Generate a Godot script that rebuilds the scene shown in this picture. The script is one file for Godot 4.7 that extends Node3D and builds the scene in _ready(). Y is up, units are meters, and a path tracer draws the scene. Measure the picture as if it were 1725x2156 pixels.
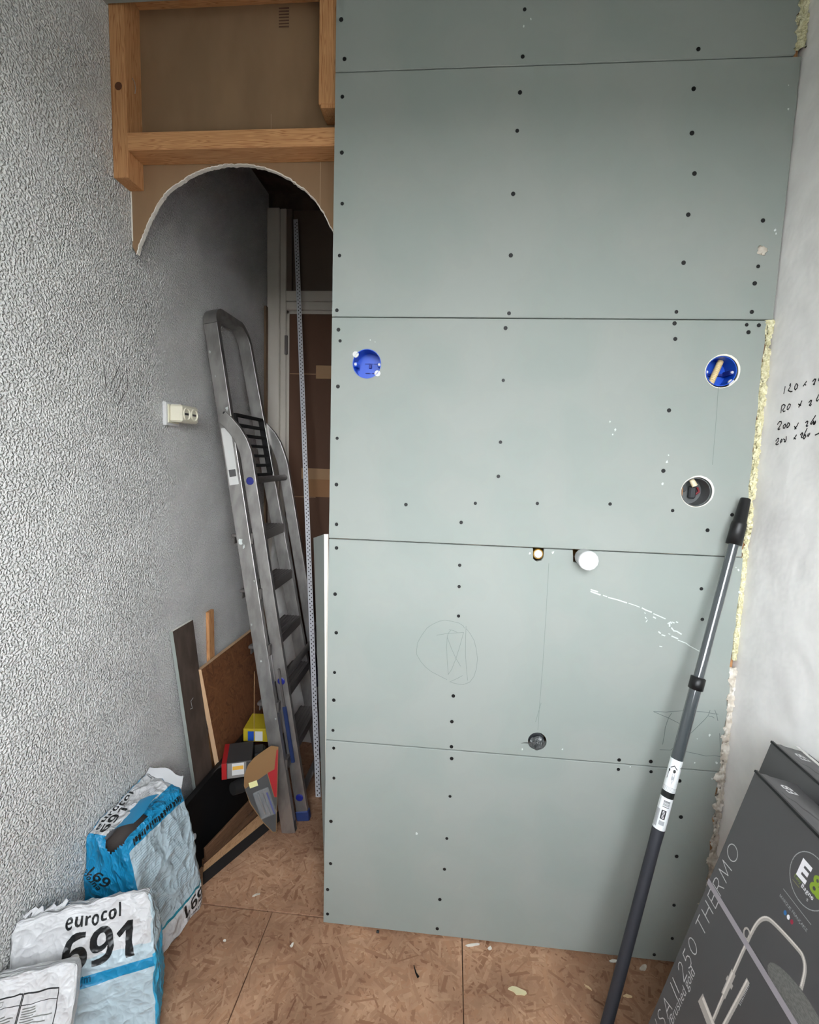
extends Node3D

const XL := -0.616      # left wall face
const XR := 1.118       # right wall face
const CEIL := 2.587     # underside of the ceiling boards
const ZB := 1.75        # back wall face, behind the camera
const SCREWS := [[[0.013,2.521],[0.023,2.43],[0.467,2.525],[0.468,2.42],[0.881,2.422]],
	[[0.019,2.342],[0.02,2.209],[0.023,2.085],[0.018,1.956],[0.013,1.817],[0.466,2.339],[0.464,2.251],[0.462,2.103],[0.464,1.955],[0.467,1.812],[0.878,2.335],[0.883,2.236],[0.897,2.144],[0.891,2.049],[0.89,1.936],[0.883,1.818],[1.067,2.034],[1.067,1.927],[1.063,1.887],[1.063,1.819]],
	[[0.018,1.767],[0.023,1.738],[0.019,1.618],[0.019,1.479],[0.019,1.352],[0.021,1.241],[0.46,1.775],[0.461,1.642],[0.462,1.481],[0.461,1.39],[0.881,1.79],[0.886,1.752],[0.886,1.574],[0.885,1.419],[1.054,1.788],[1.083,1.787],[1.06,1.77],[0.214,1.304],[0.403,1.315],[0.568,1.321],[0.757,1.327],[0.367,1.261],[0.917,1.316],[1.009,1.268],[1.066,1.311]],
	[[0.022,1.174],[0.02,1.041],[0.025,0.928],[0.022,0.809],[0.021,0.725],[0.02,0.632],[0.368,1.142],[0.369,1.082],[0.371,0.998],[0.366,0.764],[0.365,0.687],[0.367,0.611],[1.008,1.111],[1.018,1.028],[0.834,0.612],[0.919,0.615],[0.999,0.614]],
	[[0.023,0.577],[0.025,0.483],[0.018,0.344],[0.019,0.206],[0.011,0.119],[0.012,0.037],[0.369,0.575],[0.369,0.458],[0.365,0.325],[0.362,0.226],[0.352,0.126],[0.348,0.029],[0.834,0.584],[0.922,0.585],[1,0.565],[1.013,0.458],[1.012,0.338],[1.018,0.187],[1.022,0.082],[0.977,0.024]]]
const PENCIL_CIRCLE := [[[0.389,0.964],[0.385,0.971],[0.373,0.978],[0.354,0.982],[0.333,0.984],[0.318,0.98],[0.301,0.971],[0.285,0.959],[0.27,0.936],[0.259,0.913],[0.257,0.89],[0.258,0.879],[0.27,0.859],[0.285,0.843],[0.302,0.831],[0.324,0.821],[0.346,0.811]],
	[[0.357,0.804],[0.378,0.8],[0.393,0.8],[0.41,0.808],[0.421,0.825],[0.427,0.848],[0.429,0.878],[0.424,0.907],[0.417,0.931],[0.405,0.95],[0.394,0.963]],
	[[0.393,0.97],[0.393,0.933],[0.395,0.884],[0.399,0.854],[0.404,0.813]],
	[[0.312,0.939],[0.337,0.945],[0.386,0.952]],
	[[0.346,0.957],[0.357,0.956],[0.369,0.951]],
	[[0.351,0.956],[0.344,0.946],[0.342,0.935],[0.341,0.906],[0.345,0.865],[0.349,0.828]],
	[[0.342,0.935],[0.356,0.901],[0.369,0.875],[0.383,0.853]],
	[[0.387,0.952],[0.378,0.911],[0.369,0.875],[0.358,0.842],[0.348,0.825]],
	[[0.354,0.805],[0.374,0.816],[0.389,0.826]]]
const PENCIL_STAR := [[[0.914,0.761],[0.947,0.762],[0.989,0.769],[1.026,0.77],[1.053,0.77],[1.069,0.767],[1.083,0.767]],
	[[0.916,0.76],[0.954,0.746],[0.985,0.732],[1.003,0.722]],
	[[0.962,0.76],[0.955,0.746],[0.949,0.718],[0.948,0.691],[0.946,0.668]],
	[[0.94,0.652],[0.969,0.653],[0.974,0.659]],
	[[1.01,0.652],[1.04,0.648],[1.062,0.644],[1.086,0.647],[1.1,0.646]],
	[[1.061,0.776],[1.058,0.762],[1.05,0.749],[1.016,0.705],[0.999,0.684]],
	[[1.073,0.778],[1.079,0.765],[1.084,0.748]],
	[[1.092,0.712],[1.096,0.681],[1.099,0.659]],
	[[1.059,0.759],[1.067,0.759],[1.074,0.755]]]
const PLUMB := [[[0.608,1.16],[0.609,1.022],[0.609,0.873],[0.607,0.748],[0.607,0.682]],
	[[0.611,0.762],[0.599,0.705]]]
const PLUMB2 := [[[1.001,1.635],[1.003,1.57],[1.004,1.51],[1.005,1.439]]]
const SMEAR := [[[0.724,1.088],[0.736,1.084],[0.749,1.08]],
	[[0.724,1.093],[0.742,1.088]],
	[[0.757,1.079],[0.767,1.076]],
	[[0.771,1.074],[0.795,1.069],[0.82,1.062]],
	[[0.825,1.061],[0.843,1.056],[0.854,1.052]],
	[[0.861,1.05],[0.871,1.045],[0.886,1.04]],
	[[0.892,1.036],[0.905,1.031],[0.923,1.024]],
	[[0.892,1.027],[0.898,1.024]],
	[[0.868,1.037],[0.871,1.036]],
	[[0.871,1.025],[0.874,1.022]],
	[[0.874,1.012],[0.877,1.018]],
	[[0.935,1.012],[0.936,1.004]],
	[[0.931,1.011],[0.938,1.016],[0.94,1.012]],
	[[0.942,1.016],[0.947,1.014]],
	[[0.952,1.017],[0.956,1.016]],
	[[0.941,1],[0.948,0.992],[0.956,0.991],[0.968,0.984]],
	[[0.909,0.987],[0.914,0.983]],
	[[0.918,0.979],[0.926,0.977]],
	[[0.935,0.983],[0.939,0.982]],
	[[0.944,0.977],[0.96,0.971]],
	[[0.961,0.967],[0.982,0.96],[0.992,0.953],[1.018,0.94]],
	[[0.915,0.947],[0.921,0.946]]]
const SPOTS := [[0.741,1.542],[0.756,1.521],[0.75,1.509],[0.617,1.19],[0.894,1.46],[0.892,1.443],[0.886,1.385],[1.104,1.107],[1.096,1.166],[1.115,0.672],[1.092,0.627],[1.035,0.692],[1.066,0.705],[1.035,0.622],[0.865,0.595],[0.678,0.631],[0.276,0.331],[0.556,1.185],[1.085,0.579],[0.467,2.488],[0.483,2.503],[1.097,2.011],[1.1,2.003],[1.093,2.336],[1.098,2.284],[0.105,1.741],[0.118,1.736],[1.089,1.173],[0.567,0.621]]
const HANDWRITING := [[[0.07,1.628],[0.069,1.62],[0.068,1.612]],
	[[0.085,1.628],[0.088,1.632],[0.089,1.626],[0.085,1.621],[0.082,1.617],[0.087,1.615],[0.092,1.613],[0.097,1.613]],
	[[0.108,1.629],[0.104,1.624],[0.104,1.618],[0.107,1.615],[0.112,1.618],[0.114,1.624],[0.11,1.628]],
	[[0.141,1.629],[0.137,1.625],[0.132,1.62]],
	[[0.135,1.624],[0.14,1.621]],
	[[0.16,1.626],[0.165,1.63],[0.169,1.629],[0.167,1.623],[0.163,1.619],[0.166,1.618],[0.167,1.62]],
	[[0.182,1.635],[0.178,1.628],[0.178,1.625],[0.181,1.624],[0.183,1.627]],
	[[0.065,1.567],[0.065,1.578],[0.066,1.584],[0.072,1.586],[0.078,1.583],[0.076,1.578],[0.071,1.573],[0.074,1.569],[0.08,1.57]],
	[[0.091,1.585],[0.086,1.579],[0.086,1.573],[0.09,1.572],[0.095,1.578],[0.096,1.583],[0.091,1.585]],
	[[0.133,1.587],[0.13,1.581],[0.125,1.574]],
	[[0.123,1.581],[0.131,1.577]],
	[[0.156,1.581],[0.161,1.585],[0.164,1.584],[0.162,1.579],[0.158,1.575],[0.162,1.573],[0.164,1.576]],
	[[0.183,1.594],[0.179,1.586],[0.178,1.583],[0.181,1.581],[0.184,1.584]],
	[[0.057,1.54],[0.063,1.546],[0.07,1.546],[0.072,1.542],[0.066,1.534],[0.061,1.529],[0.064,1.527],[0.068,1.529]],
	[[0.085,1.539],[0.079,1.535],[0.08,1.53],[0.084,1.529],[0.088,1.535],[0.085,1.539]],
	[[0.095,1.541],[0.092,1.535],[0.093,1.53],[0.097,1.531],[0.101,1.536],[0.099,1.54],[0.095,1.541]],
	[[0.13,1.538],[0.126,1.531],[0.12,1.525]],
	[[0.118,1.531],[0.125,1.525]],
	[[0.153,1.537],[0.157,1.54],[0.16,1.539],[0.159,1.534],[0.156,1.53],[0.159,1.528],[0.161,1.53]],
	[[0.181,1.55],[0.174,1.541],[0.169,1.534],[0.171,1.532],[0.176,1.536],[0.177,1.539],[0.178,1.531],[0.181,1.536],[0.183,1.538],[0.183,1.534],[0.181,1.531]],
	[[0.058,1.5],[0.064,1.506],[0.068,1.506],[0.067,1.499],[0.059,1.493],[0.063,1.491],[0.069,1.493]],
	[[0.079,1.504],[0.075,1.499],[0.076,1.495],[0.08,1.499],[0.081,1.503]],
	[[0.085,1.504],[0.09,1.502],[0.089,1.497],[0.093,1.497],[0.095,1.503],[0.094,1.509]],
	[[0.128,1.511],[0.124,1.506],[0.121,1.502]],
	[[0.121,1.505],[0.127,1.502]],
	[[0.141,1.511],[0.146,1.515],[0.148,1.513],[0.145,1.506],[0.148,1.504]],
	[[0.16,1.524],[0.154,1.512],[0.151,1.504],[0.154,1.501],[0.159,1.506],[0.157,1.51],[0.153,1.508]],
	[[0.166,1.512],[0.164,1.508],[0.166,1.506],[0.17,1.511],[0.17,1.513]],
	[[0.187,1.508],[0.197,1.511],[0.209,1.514]]]
const LEFTMARKS := [[[0.049,1.656],[0.046,1.611],[0.044,1.581]],
	[[-0.012,1.664],[0.014,1.624],[0.028,1.595]],
	[[-0.032,1.645],[-0.011,1.613],[0.015,1.578]],
	[[-0.044,1.667],[-0.046,1.629],[-0.044,1.6]],
	[[-0.035,1.595],[-0.019,1.577],[0,1.554]]]
const ARCH := [[-0.601,1.994],[-0.592,2.021],[-0.581,2.043],[-0.562,2.084],[-0.535,2.127],[-0.507,2.163],[-0.471,2.186],[-0.435,2.206],[-0.4,2.22],[-0.365,2.228],[-0.331,2.233],[-0.278,2.233],[-0.236,2.227],[-0.194,2.216],[-0.146,2.193],[-0.108,2.167],[-0.074,2.136],[-0.048,2.102],[-0.022,2.053]]

var M := {}
var taken := {}
var rng := RandomNumberGenerator.new()
var wob := FastNoiseLite.new()

# ------------------------------------------------------------------ mesh builder
class MB:
	var st := SurfaceTool.new()
	var smooth := -1
	func _init():
		st.begin(Mesh.PRIMITIVE_TRIANGLES)
	func vert(p: Vector3, uv: Vector2):
		st.set_smooth_group(smooth)
		st.set_uv(uv)
		st.add_vertex(p)
	func tri(a: Vector3, b: Vector3, c: Vector3, hint := Vector3.ZERO, ua := Vector2.ZERO, ub := Vector2.ZERO, uc := Vector2.ZERO):
		var n := (c - a).cross(b - a)
		if n.length_squared() < 1e-16:
			return
		if hint != Vector3.ZERO and n.dot(hint) < 0.0:
			vert(a, ua); vert(c, uc); vert(b, ub)
		else:
			vert(a, ua); vert(b, ub); vert(c, uc)
	func quad(a: Vector3, b: Vector3, c: Vector3, d: Vector3, hint := Vector3.ZERO, ua := Vector2(0, 0), ub := Vector2(1, 0), uc := Vector2(1, 1), ud := Vector2(0, 1)):
		tri(a, b, c, hint, ua, ub, uc)
		tri(a, c, d, hint, ua, uc, ud)
	# box with chamfered edges
	func box(size: Vector3, r: float, xf: Transform3D):
		var h := size * 0.5
		r = minf(r, minf(h.x, minf(h.y, h.z)) * 0.49)
		var k := func(s: Vector3, axis: int) -> Vector3:
			var p := Vector3((h.x - r) * s.x, (h.y - r) * s.y, (h.z - r) * s.z)
			p[axis] = h[axis] * s[axis]
			return xf * p
		for axis in 3:
			var b := (axis + 1) % 3
			var c := (axis + 2) % 3
			for s in [-1.0, 1.0]:
				var q := []
				for e in [[-1.0, -1.0], [1.0, -1.0], [1.0, 1.0], [-1.0, 1.0]]:
					var v := Vector3.ZERO
					v[axis] = s; v[b] = e[0]; v[c] = e[1]
					q.append(k.call(v, axis))
				var n := Vector3.ZERO
				n[axis] = s
				quad(q[0], q[1], q[2], q[3], xf.basis * n)
			if r > 0.0:
				for s in [-1.0, 1.0]:
					for t in [-1.0, 1.0]:
						var v0 := Vector3.ZERO
						v0[axis] = -1.0; v0[b] = s; v0[c] = t
						var v1 := v0
						v1[axis] = 1.0
						var n := Vector3.ZERO
						n[b] = s; n[c] = t
						quad(k.call(v0, b), k.call(v1, b), k.call(v1, c), k.call(v0, c), xf.basis * n)
		if r > 0.0:
			for x in [-1.0, 1.0]:
				for y in [-1.0, 1.0]:
					for z in [-1.0, 1.0]:
						var v := Vector3(x, y, z)
						tri(k.call(v, 0), k.call(v, 1), k.call(v, 2), xf.basis * v)
	func span(lo: Vector3, hi: Vector3, r := 0.0):
		box(hi - lo, r, Transform3D(Basis(), (lo + hi) * 0.5))
	# bar between two points; w along side, h across
	func beam(p0: Vector3, p1: Vector3, side: Vector3, w: float, h: float, r := 0.001):
		var t := (p1 - p0)
		var l := t.length()
		t /= l
		var x := (side - t * side.dot(t)).normalized()
		box(Vector3(w, l, h), r, Transform3D(Basis(x, t, x.cross(t)), (p0 + p1) * 0.5))
	func tube(path: Array, radii: Array, n := 12, caps := true, group := 1):
		smooth = group
		var rings := []
		var up := Vector3.UP
		for i in path.size():
			var a: Vector3 = path[maxi(i - 1, 0)]
			var b: Vector3 = path[mini(i + 1, path.size() - 1)]
			var t := (b - a).normalized()
			if i == 0:
				up = Vector3.UP if absf(t.y) < 0.9 else Vector3.RIGHT
			var x := (up - t * up.dot(t)).normalized()
			up = x
			var y := t.cross(x)
			var ring := []
			for k in n:
				var g := TAU * k / n
				ring.append(path[i] + (x * cos(g) + y * sin(g)) * radii[i % radii.size()])
			rings.append(ring)
		for i in path.size() - 1:
			for k in n:
				var k2 := (k + 1) % n
				var mid: Vector3 = (path[i] + path[i + 1]) * 0.5
				var hint: Vector3 = (rings[i][k] + rings[i + 1][k2]) * 0.5 - mid
				quad(rings[i][k], rings[i][k2], rings[i + 1][k2], rings[i + 1][k], hint)
		if caps:
			smooth = -1
			for e in [0, path.size() - 1]:
				var other: Vector3 = path[1] if e == 0 else path[path.size() - 2]
				for k in n:
					tri(path[e], rings[e][k], rings[e][(k + 1) % n], path[e] - other)
		smooth = -1
	# profile of (radius, height) turned about the local y axis
	func lathe(profile: Array, n: int, xf: Transform3D, soft := false):
		for i in profile.size() - 1:
			smooth = 1 if soft else i + 1
			var a: Vector2 = profile[i]
			var b: Vector2 = profile[i + 1]
			for k in n:
				var g := TAU * k / n
				var h := TAU * (k + 1) / n
				var p := [Vector3(a.x * cos(g), a.y, a.x * sin(g)), Vector3(a.x * cos(h), a.y, a.x * sin(h)), Vector3(b.x * cos(h), b.y, b.x * sin(h)), Vector3(b.x * cos(g), b.y, b.x * sin(g))]
				var d := Vector2(b.y - a.y, a.x - b.x)   # outward for a profile that runs upwards
				var m := (g + h) * 0.5
				var hint := Vector3(d.x * cos(m), d.y, d.x * sin(m))
				quad(xf * p[0], xf * p[1], xf * p[2], xf * p[3], xf.basis * hint)
		smooth = -1
	# polygon in the local xy plane, extruded from z = 0 to z = -depth
	func prism(poly: PackedVector2Array, depth: float, xf: Transform3D, sides := true, caps := true):
		var pts := poly
		if Geometry2D.is_polygon_clockwise(pts):
			pts = pts.duplicate()
			pts.reverse()
		var back := Vector3(0, 0, -depth)
		if caps:
			var idx := Geometry2D.triangulate_polygon(pts)
			for i in range(0, idx.size(), 3):
				var q := []
				for j in 3:
					q.append(Vector3(pts[idx[i + j]].x, pts[idx[i + j]].y, 0))
				tri(xf * q[0], xf * q[1], xf * q[2], xf.basis.z, pts[idx[i]], pts[idx[i + 1]], pts[idx[i + 2]])
				tri(xf * (q[0] + back), xf * (q[1] + back), xf * (q[2] + back), -xf.basis.z)
		if sides:
			for i in pts.size():
				var a := pts[i]
				var b := pts[(i + 1) % pts.size()]
				var d := b - a
				var a3 := Vector3(a.x, a.y, 0)
				var b3 := Vector3(b.x, b.y, 0)
				quad(xf * a3, xf * b3, xf * (b3 + back), xf * (a3 + back), xf.basis * Vector3(d.y, -d.x, 0))
	# section (local xy) swept along a path; the section's x follows side, which stays put
	func sweep(path: Array, side: Vector3, section: PackedVector2Array):
		var rings := []
		for i in path.size():
			var a: Vector3 = path[maxi(i - 1, 0)]
			var b: Vector3 = path[mini(i + 1, path.size() - 1)]
			var t := (b - a).normalized()
			var x := (side - t * side.dot(t)).normalized()
			var y := t.cross(x)
			var ring := []
			for s in section:
				ring.append(path[i] + x * s.x + y * s.y)
			rings.append(ring)
		var n := section.size()
		for i in path.size() - 1:
			for k in n:
				var k2 := (k + 1) % n
				smooth = k + 1
				var mid: Vector3 = (path[i] + path[i + 1]) * 0.5
				quad(rings[i][k], rings[i][k2], rings[i + 1][k2], rings[i + 1][k], (rings[i][k] + rings[i + 1][k2]) * 0.5 - mid)
		smooth = -1
		for e in [0, path.size() - 1]:
			var other: Vector3 = path[1] if e == 0 else path[path.size() - 2]
			for k in n:
				tri(path[e], rings[e][k], rings[e][(k + 1) % n], path[e] - other)
	# sheet from a function of (u, v); hint gives the outside
	func sheet(nu: int, nv: int, fn: Callable, hint: Vector3, group := 1, uv0 := Vector2.ZERO, uvs := Vector2.ONE):
		smooth = group
		var p := []
		for j in nv + 1:
			for i in nu + 1:
				p.append(fn.call(float(i) / nu, float(j) / nv))
		for j in nv:
			for i in nu:
				var a := j * (nu + 1) + i
				var ua := uv0 + Vector2(float(i) / nu, float(j) / nv) * uvs
				var du := Vector2(uvs.x / nu, 0)
				var dv := Vector2(0, uvs.y / nv)
				if p[a] == null:
					continue
				quad(p[a], p[a + 1], p[a + nu + 2], p[a + nu + 1], hint, ua, ua + du, ua + du + dv, ua + dv)
		smooth = -1
	# flat stroke along points, lifted off a surface
	func stroke(pts: Array, to3: Callable, width: float, normal: Vector3):
		for i in pts.size() - 1:
			var a: Vector3 = to3.call(pts[i])
			var b: Vector3 = to3.call(pts[i + 1])
			var t := (b - a)
			if t.length() < 1e-5:
				continue
			var s := t.normalized().cross(normal) * width * 0.5
			var e := t.normalized() * width * 0.3
			quad(a - s - e, a + s - e, b + s + e, b - s + e, normal)
	func done() -> ArrayMesh:
		st.generate_normals()
		return st.commit()

# ------------------------------------------------------------------ flat print: a canvas with lines, shapes and lettering
class Canvas:
	var im: Image
	func _init(w: int, h: int, c: Color):
		im = Image.create(w, h, false, Image.FORMAT_RGB8)
		im.fill(c)
	func fill_tri(a: Vector2, b: Vector2, c: Vector2, col: Color):
		var y0 := int(floor(minf(a.y, minf(b.y, c.y))))
		var y1 := int(ceil(maxf(a.y, maxf(b.y, c.y))))
		for y in range(maxi(y0, 0), mini(y1 + 1, im.get_height())):
			var lo := 1e9
			var hi := -1e9
			var yy := float(y) + 0.5
			for e in [[a, b], [b, c], [c, a]]:
				var p: Vector2 = e[0]
				var q: Vector2 = e[1]
				if (p.y <= yy) != (q.y <= yy):
					var x := p.x + (q.x - p.x) * (yy - p.y) / (q.y - p.y)
					lo = minf(lo, x)
					hi = maxf(hi, x)
			if hi > lo:
				var x0 := int(round(lo))
				var x1 := int(round(hi))
				if x1 > x0:
					im.fill_rect(Rect2i(x0, y, x1 - x0, 1), col)
	func poly(pts: PackedVector2Array, col: Color):
		var idx := Geometry2D.triangulate_polygon(pts)
		for i in range(0, idx.size(), 3):
			fill_tri(pts[idx[i]], pts[idx[i + 1]], pts[idx[i + 2]], col)
	func line(a: Vector2, b: Vector2, w: float, col: Color):
		var d := (b - a).normalized()
		var s := Vector2(-d.y, d.x) * w * 0.5
		a -= d * w * 0.3
		b += d * w * 0.3
		fill_tri(a - s, a + s, b + s, col)
		fill_tri(a - s, b + s, b - s, col)
	func path(pts: Array, w: float, col: Color):
		for i in pts.size() - 1:
			line(pts[i], pts[i + 1], w, col)
	func rect(x: float, y: float, w: float, h: float, col: Color):
		im.fill_rect(Rect2i(int(x), int(y), int(w), int(h)), col)
	func ellipse(c: Vector2, rx: float, ry: float, col: Color):
		for y in range(int(c.y - ry), int(c.y + ry) + 1):
			var t := (y + 0.5 - c.y) / ry
			if absf(t) < 1.0:
				var w := rx * sqrt(1.0 - t * t)
				im.fill_rect(Rect2i(int(c.x - w), y, int(2 * w), 1), col)
	# lettering: origin is the start of the baseline, ex the reading direction per unit of height, ey the way up
	func text(s: String, origin: Vector2, ex: Vector2, ey: Vector2, size: float, col: Color, bold := false, family := "Droid Sans"):
		var f := SystemFont.new()
		f.font_names = PackedStringArray([family])
		f.font_weight = 700 if bold else 400
		var t := TextMesh.new()
		t.font = f
		t.text = s
		t.font_size = 64
		t.pixel_size = 1.0 / 64.0
		t.depth = 0.0
		t.horizontal_alignment = HORIZONTAL_ALIGNMENT_LEFT
		t.vertical_alignment = VERTICAL_ALIGNMENT_CENTER
		var arr := t.get_mesh_arrays()
		var v: PackedVector3Array = arr[Mesh.ARRAY_VERTEX]
		if v.is_empty():
			return
		var idx: PackedInt32Array = arr[Mesh.ARRAY_INDEX] if arr[Mesh.ARRAY_INDEX] != null else PackedInt32Array(range(v.size()))
		var x0 := 1e9
		var y0 := 1e9
		for p in v:
			x0 = minf(x0, p.x)
			y0 = minf(y0, p.y)
		for i in range(0, idx.size() - 2, 3):
			var q := []
			for j in 3:
				var p: Vector3 = v[idx[i + j]]
				q.append(origin + (ex * (p.x - x0) + ey * (p.y - y0)) * size)
			fill_tri(q[0], q[1], q[2], col)
	func tex() -> ImageTexture:
		return ImageTexture.create_from_image(im)

# ------------------------------------------------------------------ nodes
func numbered(called: String) -> String:
	taken[called] = taken.get(called, -1) + 1
	return called if taken[called] == 0 else "%s_%03d" % [called, taken[called]]

func thing(called: String, label: String, category: String, at := Vector3.ZERO, group := "") -> Node3D:
	var o := Node3D.new()
	o.name = numbered(called)
	add_child(o)
	o.position = at
	o.set_meta("label", label)
	o.set_meta("category", category)
	if group:
		o.set_meta("group", group)
	return o

func struct(called: String) -> Node3D:
	var o := Node3D.new()
	o.name = called
	add_child(o)
	o.set_meta("kind", "structure")
	return o

# one part; its vertices are given in world coordinates
func part(called: String, b: MB, m: Material, parent: Node3D, label := "") -> MeshInstance3D:
	return part_mesh(called, b.done(), m, parent, label)

func part_mesh(called: String, mesh: Mesh, m: Material, parent: Node3D, label := "") -> MeshInstance3D:
	var o := MeshInstance3D.new()
	o.name = called
	o.mesh = mesh
	o.set_surface_override_material(0, m)
	o.cast_shadow = GeometryInstance3D.SHADOW_CASTING_SETTING_ON
	parent.add_child(o, true)
	if parent.get_parent() == self:
		o.position = -parent.position
	if label:
		o.set_meta("label", label)
	return o

func tag_struct(called: String, b: MB, m: Material) -> MeshInstance3D:
	var o := MeshInstance3D.new()
	o.name = called
	o.mesh = b.done()
	o.set_surface_override_material(0, m)
	add_child(o)
	o.set_meta("kind", "structure")
	return o

# ------------------------------------------------------------------ materials
func mk(c: Color, rough := 0.8, metal := 0.0) -> StandardMaterial3D:
	var m := StandardMaterial3D.new()
	m.albedo_color = c
	m.roughness = rough
	m.metallic = metal
	return m

func noise_tex(freq: float, a: Color, b: Color, size := 512, octaves := 4, type := FastNoiseLite.TYPE_SIMPLEX_SMOOTH, seed_ := 1, lo := 0.25, hi := 0.75) -> NoiseTexture2D:
	var n := FastNoiseLite.new()
	n.noise_type = type
	n.frequency = freq
	n.fractal_octaves = octaves
	n.seed = seed_
	var g := Gradient.new()
	g.offsets = PackedFloat32Array([lo, hi])
	g.colors = PackedColorArray([a, b])
	var t := NoiseTexture2D.new()
	t.width = size
	t.height = size
	t.seamless = true
	t.noise = n
	t.color_ramp = g
	return t

func triplanar(m: StandardMaterial3D, scale: Vector3, world := true):
	m.uv1_triplanar = true
	m.uv1_world_triplanar = world
	m.uv1_scale = scale
	m.uv1_triplanar_sharpness = 6.0

func relief(m: StandardMaterial3D, t: Texture2D, cm: float):
	m.heightmap_enabled = true
	m.heightmap_texture = t
	m.heightmap_scale = cm

func wood(grain: Vector3, a: Color, b: Color, seed_: int) -> StandardMaterial3D:
	var m := mk(Color.WHITE, 0.75)
	var n := FastNoiseLite.new()
	n.noise_type = FastNoiseLite.TYPE_SIMPLEX_SMOOTH
	n.frequency = 0.012
	n.fractal_octaves = 3
	n.seed = seed_
	n.domain_warp_enabled = true
	n.domain_warp_amplitude = 8.0
	n.domain_warp_frequency = 0.01
	var g := Gradient.new()
	g.offsets = PackedFloat32Array([0.0, 0.36, 0.42, 0.47, 0.56, 0.61, 0.66, 0.8, 1.0])
	g.colors = PackedColorArray([a, a.lerp(b, 0.25), b, a, a.lerp(b, 0.2), b.lerp(a, 0.2), a, b.lerp(a, 0.5), a])
	var t := NoiseTexture2D.new()
	t.width = 512
	t.height = 512
	t.seamless = true
	t.noise = n
	t.color_ramp = g
	m.albedo_texture = t
	triplanar(m, grain)
	return m

func osb_texture() -> ImageTexture:
	var c := Canvas.new(1536, 1536, Color(0.70, 0.58, 0.48))
	rng.seed = 77
	var tones := [Color(0.74, 0.62, 0.52), Color(0.66, 0.53, 0.43), Color(0.78, 0.67, 0.57), Color(0.58, 0.44, 0.34), Color(0.70, 0.56, 0.45), Color(0.72, 0.60, 0.50), Color(0.68, 0.56, 0.47), Color(0.50, 0.36, 0.26)]
	for i in 15000:
		var p := Vector2(rng.randf() * 1536, rng.randf() * 1536)
		var a := rng.randf() * PI
		var l := rng.randf_range(8, 46)
		var w := rng.randf_range(2, 9)
		var x := Vector2(cos(a), sin(a)) * l
		var y := Vector2(-sin(a), cos(a)) * w
		var k := rng.randf()
		var col: Color = tones[rng.randi() % 6] if k < 0.93 else tones[3 + rng.randi() % 5]
		if k > 0.97:
			y *= 0.35
		col = col.lerp(Color(0.715, 0.585, 0.49), 0.12 + rng.randf() * 0.55)
		var pts := PackedVector2Array([p - x - y * 0.5, p - x * 0.8 + y, p + x + y * rng.randf_range(0.2, 1.0), p + x * 0.9 - y])
		for ox in ([0, -1536] if p.x > 1460 else [0, 1536] if p.x < 76 else [0]):
			for oy in ([0, -1536] if p.y > 1460 else [0, 1536] if p.y < 76 else [0]):
				var o := Vector2(ox, oy)
				c.fill_tri(pts[0] + o, pts[1] + o, pts[2] + o, col)
				c.fill_tri(pts[0] + o, pts[2] + o, pts[3] + o, col)
	return c.tex()

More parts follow.
